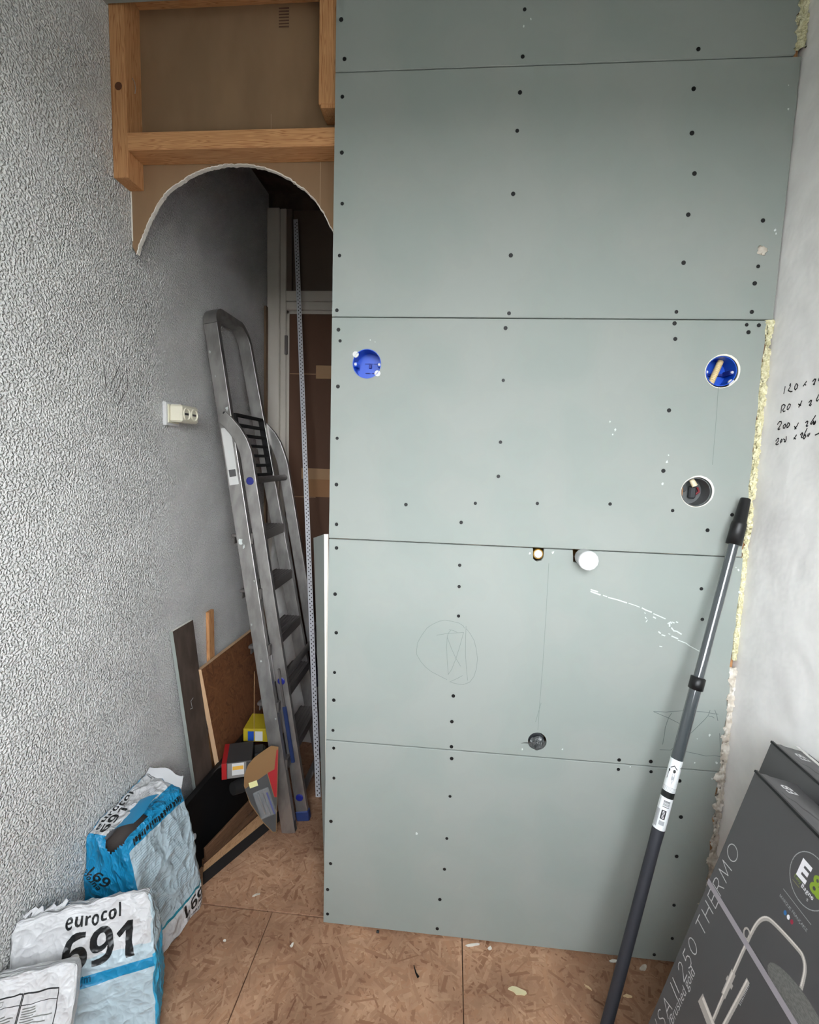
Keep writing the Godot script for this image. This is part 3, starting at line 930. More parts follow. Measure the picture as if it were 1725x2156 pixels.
func build_boxes():
	var t := thing("flush_box", "round blue flush box with empty interior and white corner clips", "junction box", Vector3(0.097, 1.679, -0.05))
	var c := Vector2(0.097, 1.679)
	cup(t, c, 0.0375, 0.05, M.blue_box)
	for s in [[-0.033, 0.0255, 0.0095], [0.031, -0.026, 0.0095]]:
		part("clip", disc(Vector3(c.x + s[0] * 0.95, c.y + s[1] * 0.95, -0.004), 0.0085, Vector3.BACK, 0.0052), M.white_plastic, t)
	for x in [-0.0325, 0.0325]:
		part("screw", disc(Vector3(c.x + x, c.y, -0.009), 0.0037, Vector3.BACK, 0.003), M.white_plastic, t)
		var post := MB.new()
		post.span(Vector3(c.x + x - 0.005, c.y - 0.006, -0.045), Vector3(c.x + x + 0.005, c.y + 0.006, -0.009), 0.001)
		part("screw_post", post, M.blue_box, t)
	for s in [[-0.014, 0.008, 0.022, 0.0016], [0.010, 0.008, 0.022, 0.0016], [-0.012, -0.018, 0.014, 0.0026], [0.006, -0.018, 0.010, 0.0026]]:
		var b := MB.new()
		b.span(Vector3(c.x + s[0], c.y + s[1], -0.0495), Vector3(c.x + s[0] + s[2], c.y + s[1] + s[3], -0.047), 0.0004)
		part("moulded_rib", b, M.blue_box_dark, t)
	var kb := MB.new()
	kb.span(Vector3(c.x - 0.002, c.y - 0.004, -0.0495), Vector3(c.x + 0.006, c.y + 0.006, -0.044), 0.001)
	part("moulded_rib", kb, M.blue_box_dark, t)

	c = Vector2(1.006, 1.673)
	t = thing("flush_box", "round blue flush box holding a ribbed cream conduit", "junction box", Vector3(c.x, c.y, -0.05))
	cup(t, c + Vector2(-0.002, 0.001), 0.036, 0.05, M.blue_box)
	for x in [-0.031, 0.031]:
		part("screw", disc(Vector3(c.x + x - 0.002, c.y, -0.009), 0.0035, Vector3.BACK, 0.003), M.white_plastic, t)
		var post := MB.new()
		post.span(Vector3(c.x + x - 0.007, c.y - 0.006, -0.045), Vector3(c.x + x + 0.003, c.y + 0.006, -0.009), 0.001)
		part("screw_post", post, M.blue_box_dark, t)
	part("clip", disc(Vector3(c.x + 0.027, c.y - 0.026, -0.006), 0.008, Vector3.BACK, 0.005), M.white_plastic, t)
	var rib := MB.new()
	rib.span(Vector3(c.x - 0.03, c.y - 0.004, -0.049), Vector3(c.x + 0.03, c.y + 0.002, -0.044), 0.001)
	part("moulded_rib", rib, M.blue_box_dark, t)
	var cd := thing("conduit", "ribbed cream conduit end inside blue flush box", "conduit", Vector3(c.x - 0.012, c.y - 0.028, -0.012))
	var path := []
	var rad := []
	var a := Vector3(c.x - 0.021, c.y - 0.032, -0.010)
	var e := Vector3(c.x + 0.012, c.y + 0.034, -0.034)
	for i in 61:
		path.append(a.lerp(e, i / 60.0))
		rad.append(0.0078 if i % 4 < 2 else 0.0066)
	var cb := MB.new()
	cb.tube(path, rad, 18, true)
	part("ribbed_tube", cb, mk(Color(0.86, 0.76, 0.56), 0.5), cd)

	c = Vector2(0.973, 1.367)
	t = thing("flush_box", "round dark grey flush box with a cream connector", "junction box", Vector3(c.x, c.y, -0.05))
	cup(t, c + Vector2(-0.003, 0.0), 0.0355, 0.045, M.grey_plastic)
	part("cap", disc(Vector3(c.x - 0.018, c.y + 0.006, -0.040), 0.0095, Vector3.BACK, 0.004), M.dark_plastic, t)
	var fl := MB.new()
	fl.span(Vector3(c.x - 0.004, c.y - 0.02, -0.045), Vector3(c.x + 0.014, c.y + 0.014, -0.030), 0.004)
	part("insert", fl, M.dark_plastic, t)
	var rd := MB.new()
	rd.tube([Vector3(c.x + 0.012, c.y - 0.012, -0.04), Vector3(c.x + 0.020, c.y, -0.030), Vector3(c.x + 0.018, c.y + 0.010, -0.038)], [0.003], 8)
	part("wire", rd, mk(Color(0.45, 0.08, 0.12), 0.5), t, "dark red wire")
	var cc := MB.new()
	cc.tube([Vector3(c.x - 0.008, c.y + 0.034, -0.022), Vector3(c.x + 0.002, c.y + 0.014, -0.016)], [0.0065, 0.0075], 12)
	part("connector", cc, mk(Color(0.88, 0.82, 0.68), 0.4), t, "cream connector plug")
	# white rings of bare gypsum round the cuts
	for s in [[Vector2(1.006, 1.673), 0.0395], [Vector2(0.973, 1.367), 0.0385]]:
		var ring := MB.new()
		var xf := Transform3D(Basis(Vector3.RIGHT, PI / 2), Vector3(s[0].x, s[0].y, 0.0003))
		for k in 40:
			var g := TAU * k / 40
			var h := TAU * (k + 1) / 40
			var r0: float = s[1] * 0.995
			var w0: float = 0.002 + 0.0035 * maxf(0.0, cos(g + 0.6)) + 0.001 * wob.get_noise_2d(k * 30.0, 2.0)
			var w1: float = 0.002 + 0.0035 * maxf(0.0, cos(h + 0.6)) + 0.001 * wob.get_noise_2d(((k + 1) % 40) * 30.0, 2.0)
			ring.quad(xf * Vector3(cos(g) * r0, 0, sin(g) * r0), xf * Vector3(cos(h) * r0, 0, sin(h) * r0), xf * Vector3(cos(h) * (r0 + w1), 0, sin(h) * (r0 + w1)), xf * Vector3(cos(g) * (r0 + w0), 0, sin(g) * (r0 + w0)), Vector3.BACK)
		part("frayed_rim", ring, M.gypsum, get_node("wall_front"))

	# water connections
	t = thing("pipe_fitting", "brass pipe fitting closed with flat white plug", "pipe fitting", Vector3(0.579, 1.183, -0.03))
	var xz := Transform3D(Basis(Vector3.RIGHT, PI / 2), Vector3(0.579, 1.183, -0.05))
	var b1 := MB.new()
	b1.lathe([Vector2(0.0, 0), Vector2(0.0145, 0), Vector2(0.0145, 0.044), Vector2(0.0125, 0.046), Vector2(0.0115, 0.046), Vector2(0.0115, 0.04)], 28, xz)
	part("brass_socket", b1, M.brass, t)
	var b2 := MB.new()
	b2.lathe([Vector2(0.0113, 0.03), Vector2(0.0113, 0.046), Vector2(0.0095, 0.049), Vector2(0.0, 0.0494)], 28, xz)
	part("plug", b2, M.white_plastic, t)
	t = thing("pipe_fitting", "brass pipe fitting with protruding white conical cap", "pipe fitting", Vector3(0.70, 1.181, 0.0))
	var xz2 := Transform3D(Basis(Vector3.RIGHT, PI / 2), Vector3(0.697, 1.182, -0.06))
	var b3 := MB.new()
	b3.lathe([Vector2(0, 0), Vector2(0.015, 0), Vector2(0.015, 0.055), Vector2(0.0, 0.055)], 24, xz2)
	part("brass_socket", b3, M.brass, t)
	var b4 := MB.new()
	b4.lathe([Vector2(0.0, 0.054), Vector2(0.0205, 0.054), Vector2(0.0235, 0.066), Vector2(0.0262, 0.112), Vector2(0.0245, 0.1165), Vector2(0.018, 0.1185), Vector2(0.0, 0.1175)], 14, xz2)
	part("cap", b4, M.white_plastic, t)
	# drain
	t = thing("drain_pipe", "grey taped drain pipe end in the lower board", "pipe", Vector3(0.607, 0.648, -0.03))
	var b5 := MB.new()
	var xz3 := Transform3D(Basis(Vector3.RIGHT, PI / 2), Vector3(0.606, 0.645, -0.07))
	b5.lathe([Vector2(0, 0), Vector2(0.0225, 0), Vector2(0.0225, 0.058), Vector2(0.0205, 0.0585), Vector2(0.0, 0.0585)], 30, xz3)
	part("pipe", b5, M.dark_plastic, t)
	var b6 := MB.new()
	var fn := func(u: float, v: float):
		var g := u * TAU
		var r := 0.0222 * v
		var n := wob.get_noise_2d(cos(g) * v * 60.0, sin(g) * v * 60.0)
		return Vector3(0.606 + cos(g) * r, 0.645 + sin(g) * r, 0.0015 + 0.010 * (1.0 - v * v) * (0.7 + n) + 0.007 * n + (0.006 if sin(g) * v > 0.08 else 0.0))
	b6.sheet(30, 10, fn, Vector3.BACK)
	var tp := mk(Color(0.33, 0.34, 0.34), 0.28, 0.25)
	part("tape_cover", b6, tp, t, "crumpled grey tape")
	var b7 := MB.new()
	b7.sheet(10, 2, func(u: float, v: float): return Vector3(0.606 - u * 0.044, 0.654 - u * 0.012 + v * 0.004 * (1.2 - u), 0.012 + 0.004 * sin(u * 5.0)), Vector3.BACK)
	part("tape_tail", b7, tp, t)

func build_socket():
	var t := thing("wall_socket", "white surface socket on the rough plaster wall", "socket", Vector3(XL, 1.553, -0.25))
	var b := MB.new()
	b.span(Vector3(XL, 1.513, -0.294), Vector3(XL + 0.0135, 1.592, -0.214), 0.003)
	part("frame", b, M.white_plastic, t)
	var b2 := MB.new()
	b2.span(Vector3(XL + 0.0135, 1.522, -0.285), Vector3(XL + 0.017, 1.583, -0.223), 0.002)
	part("insert", b2, M.cream_plastic, t)
	var a := thing("plug_adapter", "cream two-way plug adapter sticking out of socket", "adapter", Vector3(XL + 0.017, 1.553, -0.27))
	var b3 := MB.new()
	b3.span(Vector3(XL + 0.0165, 1.526, -0.335), Vector3(-0.556, 1.583, -0.226), 0.006)
	part("body", b3, M.cream_plastic, a)
	for z in [-0.256, -0.304]:
		var r := MB.new()
		var xf := Transform3D(Basis(Vector3.FORWARD, PI / 2), Vector3(-0.5562, 1.554, z))
		r.lathe([Vector2(0.0215, 0.0), Vector2(0.0208, 0.0042), Vector2(0.0180, 0.0045), Vector2(0.0160, 0.0006), Vector2(0.0, 0.0006)], 26, xf)
		var rp := part("outlet", r, M.cream_plastic, a)
		var s := MB.new()
		s.span(Vector3(-0.5556, 1.5505, z - 0.012), Vector3(-0.5544, 1.5575, z + 0.012), 0.0005)
		part("slot", s, M.black, rp)

# ------------------------------------------------------------------ ladder
func l1(t: float) -> Vector3:   # near rail of the climbing side, foot to top
	return Vector3(-0.227 - 0.36 * t, 1.99 * t, -0.352 - 0.12 * t)
func l1f(t: float) -> Vector3:
	return Vector3(-0.227 - 0.355 * t, 1.975 * t, -0.80 + 0.05 * t)
func l2x(y: float) -> float:
	return -0.1915 - 0.1585 * y

func build_ladder():
	var t := thing("stepladder", "folded aluminium stepladder leaning on the rough wall, splashed with plaster", "ladder", Vector3(-0.23, 0, -0.6))
	var across := Vector3(0.984, 0.178, 0)   # square to the climbing side
	var sec := PackedVector2Array([Vector2(-0.026, -0.0118), Vector2(-0.0245, -0.0125), Vector2(0.0245, -0.0125), Vector2(0.026, -0.0118), Vector2(0.026, 0.0118), Vector2(0.0245, 0.0125), Vector2(-0.0245, 0.0125), Vector2(-0.026, 0.0118)])
	# climbing side: two rails joined by a bent hoop at the top
	var path := []
	for i in 13:
		path.append(l1(i / 12.0 * 0.955))
	var a := l1(0.955)
	var b := l1f(0.945)
	var topd := (l1(1.0) - l1(0.0)).normalized()
	var r := 0.055
	var zc := a.z - r
	for k in range(1, 7):
		var g := k / 6.0 * PI / 2
		path.append(Vector3(a.x, a.y, zc) + topd * sin(g) * r + Vector3(0, 0, cos(g) * r))
	var zc2 := b.z + r
	for k in 7:
		var g := PI / 2 - k / 6.0 * PI / 2
		path.append(Vector3(b.x, b.y, zc2) + topd * sin(g) * (r + 0.0) + Vector3(0, 0, -cos(g) * r) + (Vector3(a.x, a.y, 0) - Vector3(b.x, b.y, 0)) * (1.0 - k / 6.0))
	for i in range(11, -1, -1):
		path.append(l1f(i / 12.0 * 0.945))
	var near := []
	var hoop := []
	var far := []
	for i in path.size():
		if i <= 12:
			near.append(path[i])
		if i >= 12 and i <= 25:
			hoop.append(path[i])
		if i >= 25:
			far.append(path[i])
	var rb := MB.new()
	rb.sweep(near, across, sec)
	var rail := part("rail", rb, M.alu, t)
	var hb := MB.new()
	hb.sweep(hoop, across, sec)
	part("top_hoop", hb, M.alu, t)
	var fb := MB.new()
	fb.sweep(far, across, sec)
	part("rail", fb, M.alu, t)
	# splashes of plaster and the rating label on the near rail
	rng.seed = 12
	for s in [[0.80, 0.016], [0.905, 0.008], [0.555, 0.02], [0.545, 0.012], [0.40, 0.008], [0.33, 0.007], [0.22, 0.006], [0.12, 0.005], [0.72, 0.008], [0.14, 0.004], [0.86, 0.006], [0.48, 0.006]]:
		var c := l1(s[0]) + across * rng.randf_range(-0.02, 0.02) + Vector3(0, 0, 0.0128)
		var pts := PackedVector2Array()
		for k in 10:
			var g := TAU * k / 10
			pts.append(Vector2(cos(g), sin(g) * rng.randf_range(1.0, 1.8)) * s[1] * 0.5 * rng.randf_range(0.4, 1.2))
		var q := MB.new()
		q.prism(pts, 0.0008, Transform3D(Basis(Vector3.BACK, 0.18), c + Vector3(0, 0, 0.0006)))
		part("plaster_splash", q, M.plaster_mark, rail)
	var lb := MB.new()
	lb.beam(l1(0.66) + Vector3(-0.002, 0, 0.0128), l1(0.765) + Vector3(-0.002, 0, 0.0128), across, 0.036, 0.0006, 0.0)
	var lc := Canvas.new(96, 384, Color(0.80, 0.80, 0.79))
	for i in 26:
		lc.rect(12, 20 + i * 10, rng.randf_range(30, 70), 4, Color(0.55, 0.55, 0.55))
	lc.rect(14, 290, 60, 40, Color(0.25, 0.25, 0.25))
	part("label", lb, mk(Color(0.78, 0.78, 0.77), 0.6), rail, "worn grey rating label")
	var lb2 := MB.new()
	lb2.beam(l1(0.675) + Vector3(-0.002, 0, 0.0133), l1(0.688) + Vector3(-0.002, 0, 0.0133), across, 0.026, 0.0004, 0.0)
	part("label_print", lb2, mk(Color(0.3, 0.3, 0.3), 0.6), rail)
	# treads
	for y in [0.27, 0.488, 0.704, 0.916, 1.123]:
		var u: float = y / 1.99
		var n := l1(u)
		var f := l1f(y / 1.975)
		var tb := MB.new()
		var c0 := Vector3(n.x - 0.008, y, n.z - 0.0125)
		var c1 := Vector3(f.x - 0.008, y, f.z + 0.0125)
		tb.beam(c0, c1, Vector3.RIGHT, 0.080, 0.006, 0.001)
		tb.beam(c0 + Vector3(-0.026, 0, 0.02), c0 + Vector3(-0.026, 0, 0), Vector3.RIGHT, 0.028, 0.012, 0.002)
		for x in [-0.038, 0.038]:
			tb.beam(c0 + Vector3(x, -0.017, 0), c1 + Vector3(x, -0.017, 0), Vector3.RIGHT, 0.004, 0.036, 0.001)
		for k in 6:
			var x := -0.033 + k * 0.0132
			tb.beam(c0 + Vector3(x, 0.004, 0), c1 + Vector3(x, 0.004, 0), Vector3.RIGHT, 0.004, 0.003, 0.0005)
		part("tread", tb, M.alu_dark, t)
		var br := MB.new()
		br.span(Vector3(n.x + 0.0265, y - 0.030, n.z - 0.012), Vector3(n.x + 0.036, y + 0.012, n.z + 0.006), 0.001)
		part("tread_bracket", br, M.alu_dark, t)
	# black folded platform between the rails
	var pb := MB.new()
	var y0 := 1.345
	var y1 := 1.575
	for z in [-0.475, -0.735]:
		pb.beam(Vector3(l1(y0 / 1.99).x + 0.02, y0, z), Vector3(l1(y1 / 1.99).x + 0.02, y1, z), Vector3.BACK, 0.016, 0.02, 0.002)
	for i in 7:
		var y := lerpf(y0, y1, i / 6.0)
		var x := l1(y / 1.99).x + 0.02
		pb.beam(Vector3(x, y, -0.475), Vector3(x, y, -0.735), Vector3.UP, 0.012, 0.02, 0.002)
	part("platform", pb, M.black_matte, t, "black folded plastic platform")
	# supporting side: rails that curl over at the hinge
	var sec2 := PackedVector2Array([Vector2(-0.0225, -0.0095), Vector2(-0.020, -0.010), Vector2(0.020, -0.010), Vector2(0.0225, -0.0095), Vector2(0.0225, 0.0095), Vector2(0.020, 0.010), Vector2(-0.020, 0.010), Vector2(-0.0225, 0.0095)])
	var near2: MeshInstance3D
	for far_side in [false, true]:
		var p2 := []
		for i in 12:
			var y := 0.02 + 1.37 * i / 11.0
			p2.append(Vector3(l2x(y), y, lerpf(-0.86, -0.79, y / 1.4) if far_side else -0.42))
		var z2: float = p2[p2.size() - 1].z
		for q in [[1.435, -0.424], [1.475, -0.440], [1.51, -0.462], [1.540, -0.490], [1.562, -0.515]]:
			p2.append(Vector3(q[1], q[0], z2 - (0.01 if not far_side else -0.008)))
		var mb := MB.new()
		mb.sweep(p2, across, sec2)
		var o := part("rail", mb, M.alu, t)
		if not far_side:
			near2 = o
		var pin := MB.new()
		var pc := Vector3(-0.515, 1.575, -0.445 if not far_side else -0.752)
		pin.tube([pc + Vector3(0.008, 0, 0.012), pc + Vector3(0.008, 0, 0.018)], [0.006], 12)
		part("hinge_pin", pin, M.black, t)
		# foot
		var ft := MB.new()
		var fz: float = p2[0].z
		ft.beam(Vector3(l2x(0.0), 0.0, fz), Vector3(l2x(0.04), 0.04, fz), across, 0.052, 0.028, 0.003)
		part("foot", ft, mk(Color(0.17, 0.23, 0.42), 0.5), t, "blue plastic foot")
	for far_side in [false, true]:
		var ft := MB.new()
		var p := l1f(0.0) if far_side else l1(0.0)
		var p1 := l1f(0.02) if far_side else l1(0.02)
		ft.beam(p + (p1 - p) * 0.02, p1, across, 0.054, 0.02, 0.002)
		part("foot", ft, M.dark_plastic, t)
	# round rungs of the supporting side with blue end caps
	for y in [0.098, 0.569, 1.33]:
		var rb2 := MB.new()
		var zf := lerpf(-0.86, -0.79, y / 1.4)
		rb2.tube([Vector3(l2x(y), y, -0.412), Vector3(l2x(y), y, zf)], [0.0125], 14)
		part("rung", rb2, M.alu_dark, t)
		var cap := MB.new()
		cap.lathe([Vector2(0.0145, -0.002), Vector2(0.0145, 0.002), Vector2(0.012, 0.0035), Vector2(0.0, 0.0042)], 18, Transform3D(Basis(Vector3.RIGHT, PI / 2), Vector3(l2x(y), y, -0.4095)))
		part("end_cap", cap, M.blue, t, "round blue cap")
	# blue levers of the folded struts
	var lv := MB.new()
	var ly := 0.56
	lv.tube([Vector3(-0.262, 0.66, -0.775), Vector3(-0.26, 0.55, -0.772)], [0.004], 8)
	part("strap", lv, M.black, t)
	var lg := MB.new()
	lg.tube([Vector3(-0.262, 0.55, -0.772), Vector3(-0.258, 0.52, -0.772), Vector3(-0.245, 0.42, -0.770), Vector3(-0.240, 0.38, -0.770)], [0.006, 0.013, 0.016, 0.009], 14)
	part("lever", lg, mk(Color(0.06, 0.09, 0.26), 0.4), t, "dark blue lever grip")
	var bolt := MB.new()
	bolt.tube([Vector3(-0.262, 0.665, -0.79), Vector3(-0.262, 0.665, -0.755)], [0.010], 12)
	part("bolt", bolt, M.steel, t)
	var lg2 := MB.new()
	lg2.beam(Vector3(-0.268, 0.47, -0.405), Vector3(-0.232, 0.245, -0.405), across, 0.015, 0.010, 0.003)
	part("lever", lg2, mk(Color(0.11, 0.17, 0.33), 0.5), t, "blue strut lever")
	var lg3 := MB.new()
	lg3.beam(Vector3(-0.290, 0.62, -0.405), Vector3(-0.268, 0.47, -0.405), across, 0.008, 0.008, 0.001)
	part("strut", lg3, M.alu_dark, t)
	# hanging cord
	var cd := MB.new()
	cd.tube([Vector3(-0.388, 0.60, -0.41), Vector3(-0.39, 0.5, -0.412), Vector3(-0.392, 0.33, -0.414)], [0.0011], 6)
	part("cord", cd, M.tape_tan, t)

# ------------------------------------------------------------------ things in the passage
func build_passage_things():
	# perforated corner bead
	var t := thing("edge_bead", "long thin perforated white metal bead leaning beside the ladder", "metal profile", Vector3(-0.2, 0, -0.55))
	var a := Vector3(-0.170, 0.0, -0.55)
	var e := Vector3(-0.458, 2.55, -1.08)
	var side := Vector3(1, 0, 0)
	var d := (e - a).normalized()
	var n := side.cross(d).normalized()
	if n.z < 0:
		n = -n
	var b := MB.new()
	b.beam(a, e, side, 0.022, 0.001, 0.0002)
	part("web", b, mk(Color(0.80, 0.80, 0.82), 0.45, 0.1), t)
	var bl := MB.new()
	bl.beam(a + Vector3(-0.011, 0, 0) - n * 0.012, e + Vector3(-0.011, 0, 0) - n * 0.012, side, 0.001, 0.024, 0.0002)
	part("flange", bl, mk(Color(0.66, 0.66, 0.68), 0.45, 0.1), t)
	var hb := MB.new()
	var count := 150
	for i in count:
		for row in 2:
			var c := a.lerp(e, (i + 0.5 + row * 0.5) / (count + 1)) + Vector3(-0.003 + row * 0.0085, 0, 0) + n * 0.0008
			var y := d * 0.0042
			var x := Vector3(0.0026, 0, 0)
			hb.quad(c - x, c - y, c + x, c + y, n)
	var h := part("perforation", hb, M.black_matte, t)
	h.set_meta("kind", "stuff")

	# green offcut standing behind the end of the partition, white sawn edge towards the room
	var g := thing("plasterboard_offcut", "green plasterboard offcut with white sawn edge behind the partition end", "plasterboard", Vector3(-0.06, 0, -0.2))
	var p0 := Vector3(0.003, 0, -0.02)
	var sl := Vector3(-0.0225, 0, 0)
	var p1 := Vector3(-0.102, 0, -0.20)
	var pb := p0 + Vector3(-0.004, 0, -0.008)
	var gb := MB.new()
	var dir := (p1 - p0 - sl).normalized()
	var nn := Vector3(dir.z, 0, -dir.x)
	if nn.z < 0:
		nn = -nn
	var tk := -nn * 0.0125
	var h0 := Vector3(0, 1.208, 0) + sl
	var h1 := Vector3(0, 1.165, 0)
	gb.quad(p0, pb, p1 + h1, p0 + h0, nn)
	gb.quad(p0 + tk, pb + tk, p1 + tk + h1, p0 + tk + h0, -nn)
	part("paper_face", gb, M.board, g)
	var ge := MB.new()
	ge.quad(p0, p0 + tk, p0 + tk + h0, p0 + h0, Vector3.BACK)
	ge.quad(p0 + h0, p1 + h1, p1 + tk + h1, p0 + tk + h0, Vector3.UP)
	ge.quad(pb, pb + tk, p1 + tk + h1, p1 + h1, dir)
	part("cut_edge", ge, M.gypsum, g)

	# brown-faced board strip against the left wall
	var s := thing("plasterboard_strip", "narrow board strip with grey-brown face and green edge leaning on wall", "plasterboard", Vector3(-0.57, 0, -0.35))
	var lo := [Vector3(-0.540, 0.0, -0.29), Vector3(-0.540, 0.0, -0.41)]
	var hi := [Vector3(-0.600, 0.812, -0.222), Vector3(-0.600, 0.810, -0.354)]
	var th := Vector3(-0.0125, -0.001, 0)
	var sb := MB.new()
	sb.quad(lo[0], lo[1], hi[1], hi[0], Vector3.RIGHT)
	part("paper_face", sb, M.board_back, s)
	var se := MB.new()
	se.quad(lo[0], hi[0], hi[0] + th, lo[0] + th, Vector3.BACK)
	se.quad(lo[0] + th, lo[1] + th, hi[1] + th, hi[0] + th, Vector3.LEFT)
	se.quad(lo[1], hi[1], hi[1] + th, lo[1] + th, Vector3.FORWARD)
	part("green_paper", se, M.board, s)
	var su := MB.new()
	su.quad(hi[0], hi[1], hi[1] + th, hi[0] + th, Vector3.UP)
	part("cut_edge", su, M.gypsum, s)
	var sc := MB.new()
	sc.stroke([Vector3(-0.5765, 0.535, -0.30), Vector3(-0.577, 0.53, -0.285), Vector3(-0.575, 0.50, -0.290), Vector3(-0.574, 0.505, -0.275)], func(p): return p + Vector3(0.0025, 0, 0), 0.002, Vector3.RIGHT)
	part("chalk_mark", sc, M.plaster_mark, s)

	# OSB offcut
	var o := thing("osb_offcut", "brown chipboard offcut with sloping top leaning behind the ladder", "chipboard", Vector3(-0.55, 0, -0.6))
	var q := PackedVector2Array([Vector2(-0.425, 0.0), Vector2(-0.88, 0.0), Vector2(-0.88, 0.60), Vector2(-0.362, 0.615)])
	var ob := MB.new()
	var oe := MB.new()
	var to := func(v: Vector2): return Vector3(-0.506 - v.y * 0.112, v.y, v.x)
	var thick := Vector3(-0.018, -0.002, 0)
	ob.quad(to.call(q[0]), to.call(q[1]), to.call(q[2]), to.call(q[3]), Vector3.RIGHT)
	ob.quad(to.call(q[0]) + thick, to.call(q[1]) + thick, to.call(q[2]) + thick, to.call(q[3]) + thick, Vector3.LEFT)
	part("face", ob, M.osb_raw, o)
	for k in 4:
		oe.quad(to.call(q[k]), to.call(q[(k + 1) % 4]), to.call(q[(k + 1) % 4]) + thick, to.call(q[k]) + thick, to.call(q[k]) + to.call(q[(k + 1) % 4]) - to.call(Vector2(-0.65, 0.3)) * 2.0)
	part("sawn_edge", oe, M.osb_edge, o)

	var st := thing("batten", "thin raw wooden batten standing behind the chipboard offcut", "batten", Vector3(-0.59, 0, -0.5))
	var stb := MB.new()
	stb.beam(Vector3(-0.606, 0, -0.50), Vector3(-0.607, 0.80, -0.495), Vector3.BACK, 0.040, 0.014, 0.001)
	part("stick", stb, M.wood_y, st)
	var st2 := thing("batten", "slim dark wooden strip standing in the passage corner", "batten", Vector3(-0.605, 0, -1.08))
	var stb2 := MB.new()
	stb2.beam(Vector3(-0.600, 0, -1.06), Vector3(-0.606, 2.15, -1.085), Vector3.BACK, 0.022, 0.012, 0.001)
	part("stick", stb2, mk(Color(0.45, 0.36, 0.28), 0.8), st2)

	# plastic-wrapped sheets behind the ladder
	var ws := thing("wrapped_sheet", "tall pale panel wrapped in creased plastic film behind the ladder", "panel", Vector3(-0.42, 0, -0.98))
	var wb := MB.new()
	wb.sheet(24, 60, func(u: float, v: float):
		var y := v * 1.13
		var x := lerpf(-0.555, lerpf(-0.26, -0.50, v), u)
		return Vector3(x, y, -0.93 - 0.12 * v + 0.014 * wob.get_noise_2d(x * 260.0 + y * 120.0, y * 60.0) + 0.006 * wob.get_noise_2d(x * 700.0 - y * 500.0, y * 200.0)), Vector3.BACK)
	var film := mk(Color(0.82, 0.81, 0.80), 0.35)
	part("film", wb, film, ws)
	var wb2 := MB.new()
	wb2.quad(Vector3(-0.55, 0, -0.96), Vector3(-0.27, 0, -0.96), Vector3(-0.505, 1.12, -1.085), Vector3(-0.55, 1.12, -1.085), Vector3.FORWARD)
	part("panel", wb2, M.white_plastic, ws)

	# long black case leaning low against the wall
	var bc := thing("long_case", "long flat black case lying on edge with white stickers", "case", Vector3(-0.46, 0, -0.3))
	var n0 := Vector3(-0.478, 0.0, -0.118)
	var f0 := Vector3(-0.435, 0.0, -0.62)
	var bb := MB.new()
	var lean := Vector3(-0.055, 0.215, 0)
	var w := Vector3(-0.026, -0.006, 0)
	var far_up := Vector3(-0.055, 0.235, 0)
	bb.quad(n0, f0, f0 + far_up, n0 + lean, Vector3.RIGHT)
	bb.quad(n0 + w, f0 + w, f0 + far_up + w, n0 + lean + w, Vector3.LEFT)
	bb.quad(n0, n0 + lean, n0 + lean + w, n0 + w, Vector3.BACK)
	bb.quad(f0, f0 + far_up, f0 + far_up + w, f0 + w, Vector3.FORWARD)
	bb.quad(n0 + lean, f0 + far_up, f0 + far_up + w, n0 + lean + w, Vector3.UP)
	part("shell", bb, M.black, bc)
	var edge := MB.new()
	edge.beam(n0 + lean + Vector3(0.002, -0.004, -0.16), f0 + far_up + Vector3(0.002, -0.004, 0.12), Vector3.UP, 0.012, 0.006, 0.001)
	part("rim", edge, M.grey_plastic, bc)
	var nrm := Vector3(0.9655, 0.247, 0.0827)
	var s1 := Vector3(-0.501, 0.106, -0.161) + nrm * 0.0004
	part("sticker", disc(s1, 0.0105, nrm, 0.0006, 20), M.white_plastic, bc, "round white sticker")
	var s2 := MB.new()
	s2.beam(Vector3(-0.4905, 0.060, -0.1635) + nrm * 0.0006, Vector3(-0.4965, 0.085, -0.1630) + nrm * 0.0006, Vector3(0.085, 0, -1), 0.017, 0.0005, 0.0)
	part("sticker", s2, M.white_plastic, bc, "small white label")
	var s3 := MB.new()
	s3.beam(n0 + lean * 0.06 + Vector3(-0.012, 0, 0.0008), n0 + lean * 0.20 + Vector3(-0.012, 0, 0.0008), Vector3.RIGHT, 0.016, 0.0006, 0.0)
	part("sticker", s3, mk(Color(0.7, 0.7, 0.7), 0.7), bc)

	# raw plank with a black side
	var pl := thing("plank", "raw wooden plank with a black side lying on the floor", "plank", Vector3(-0.36, 0, -0.25))
	var across := Vector3(0.9, 0, 0.42)
	var plb := MB.new()
	plb.prism(PackedVector2Array([Vector2(-0.432, 0.088), Vector2(-0.281, 0.405), Vector2(-0.326, 0.432), Vector2(-0.445, 0.118)]), 0.044, Transform3D(Basis(Vector3.RIGHT, -PI / 2), Vector3(0, 0.046, 0)))
	part("body", plb, M.wood_z, pl)
	var pls := MB.new()
	pls.beam(Vector3(-0.4315, 0.023, -0.0875), Vector3(-0.2795, 0.023, -0.4055), across, 0.0024, 0.045, 0.0004)
	part("coating", pls, M.black_matte, pl, "black coated side")
	var pl2 := thing("plank", "dark brown narrow plank between black case and raw plank", "plank", Vector3(-0.39, 0, -0.25))
	var pb2 := MB.new()
	pb2.beam(Vector3(-0.462, 0.016, -0.15), Vector3(-0.352, 0.016, -0.46), across, 0.022, 0.03, 0.002)
	pb2.beam(Vector3(-0.458, 0.052, -0.15), Vector3(-0.375, 0.07, -0.46), across, 0.010, 0.05, 0.002)
	part("body", pb2, wood(Vector3(9, 9, 0.8), Color(0.42, 0.30, 0.21), Color(0.30, 0.20, 0.13), 46), pl2)

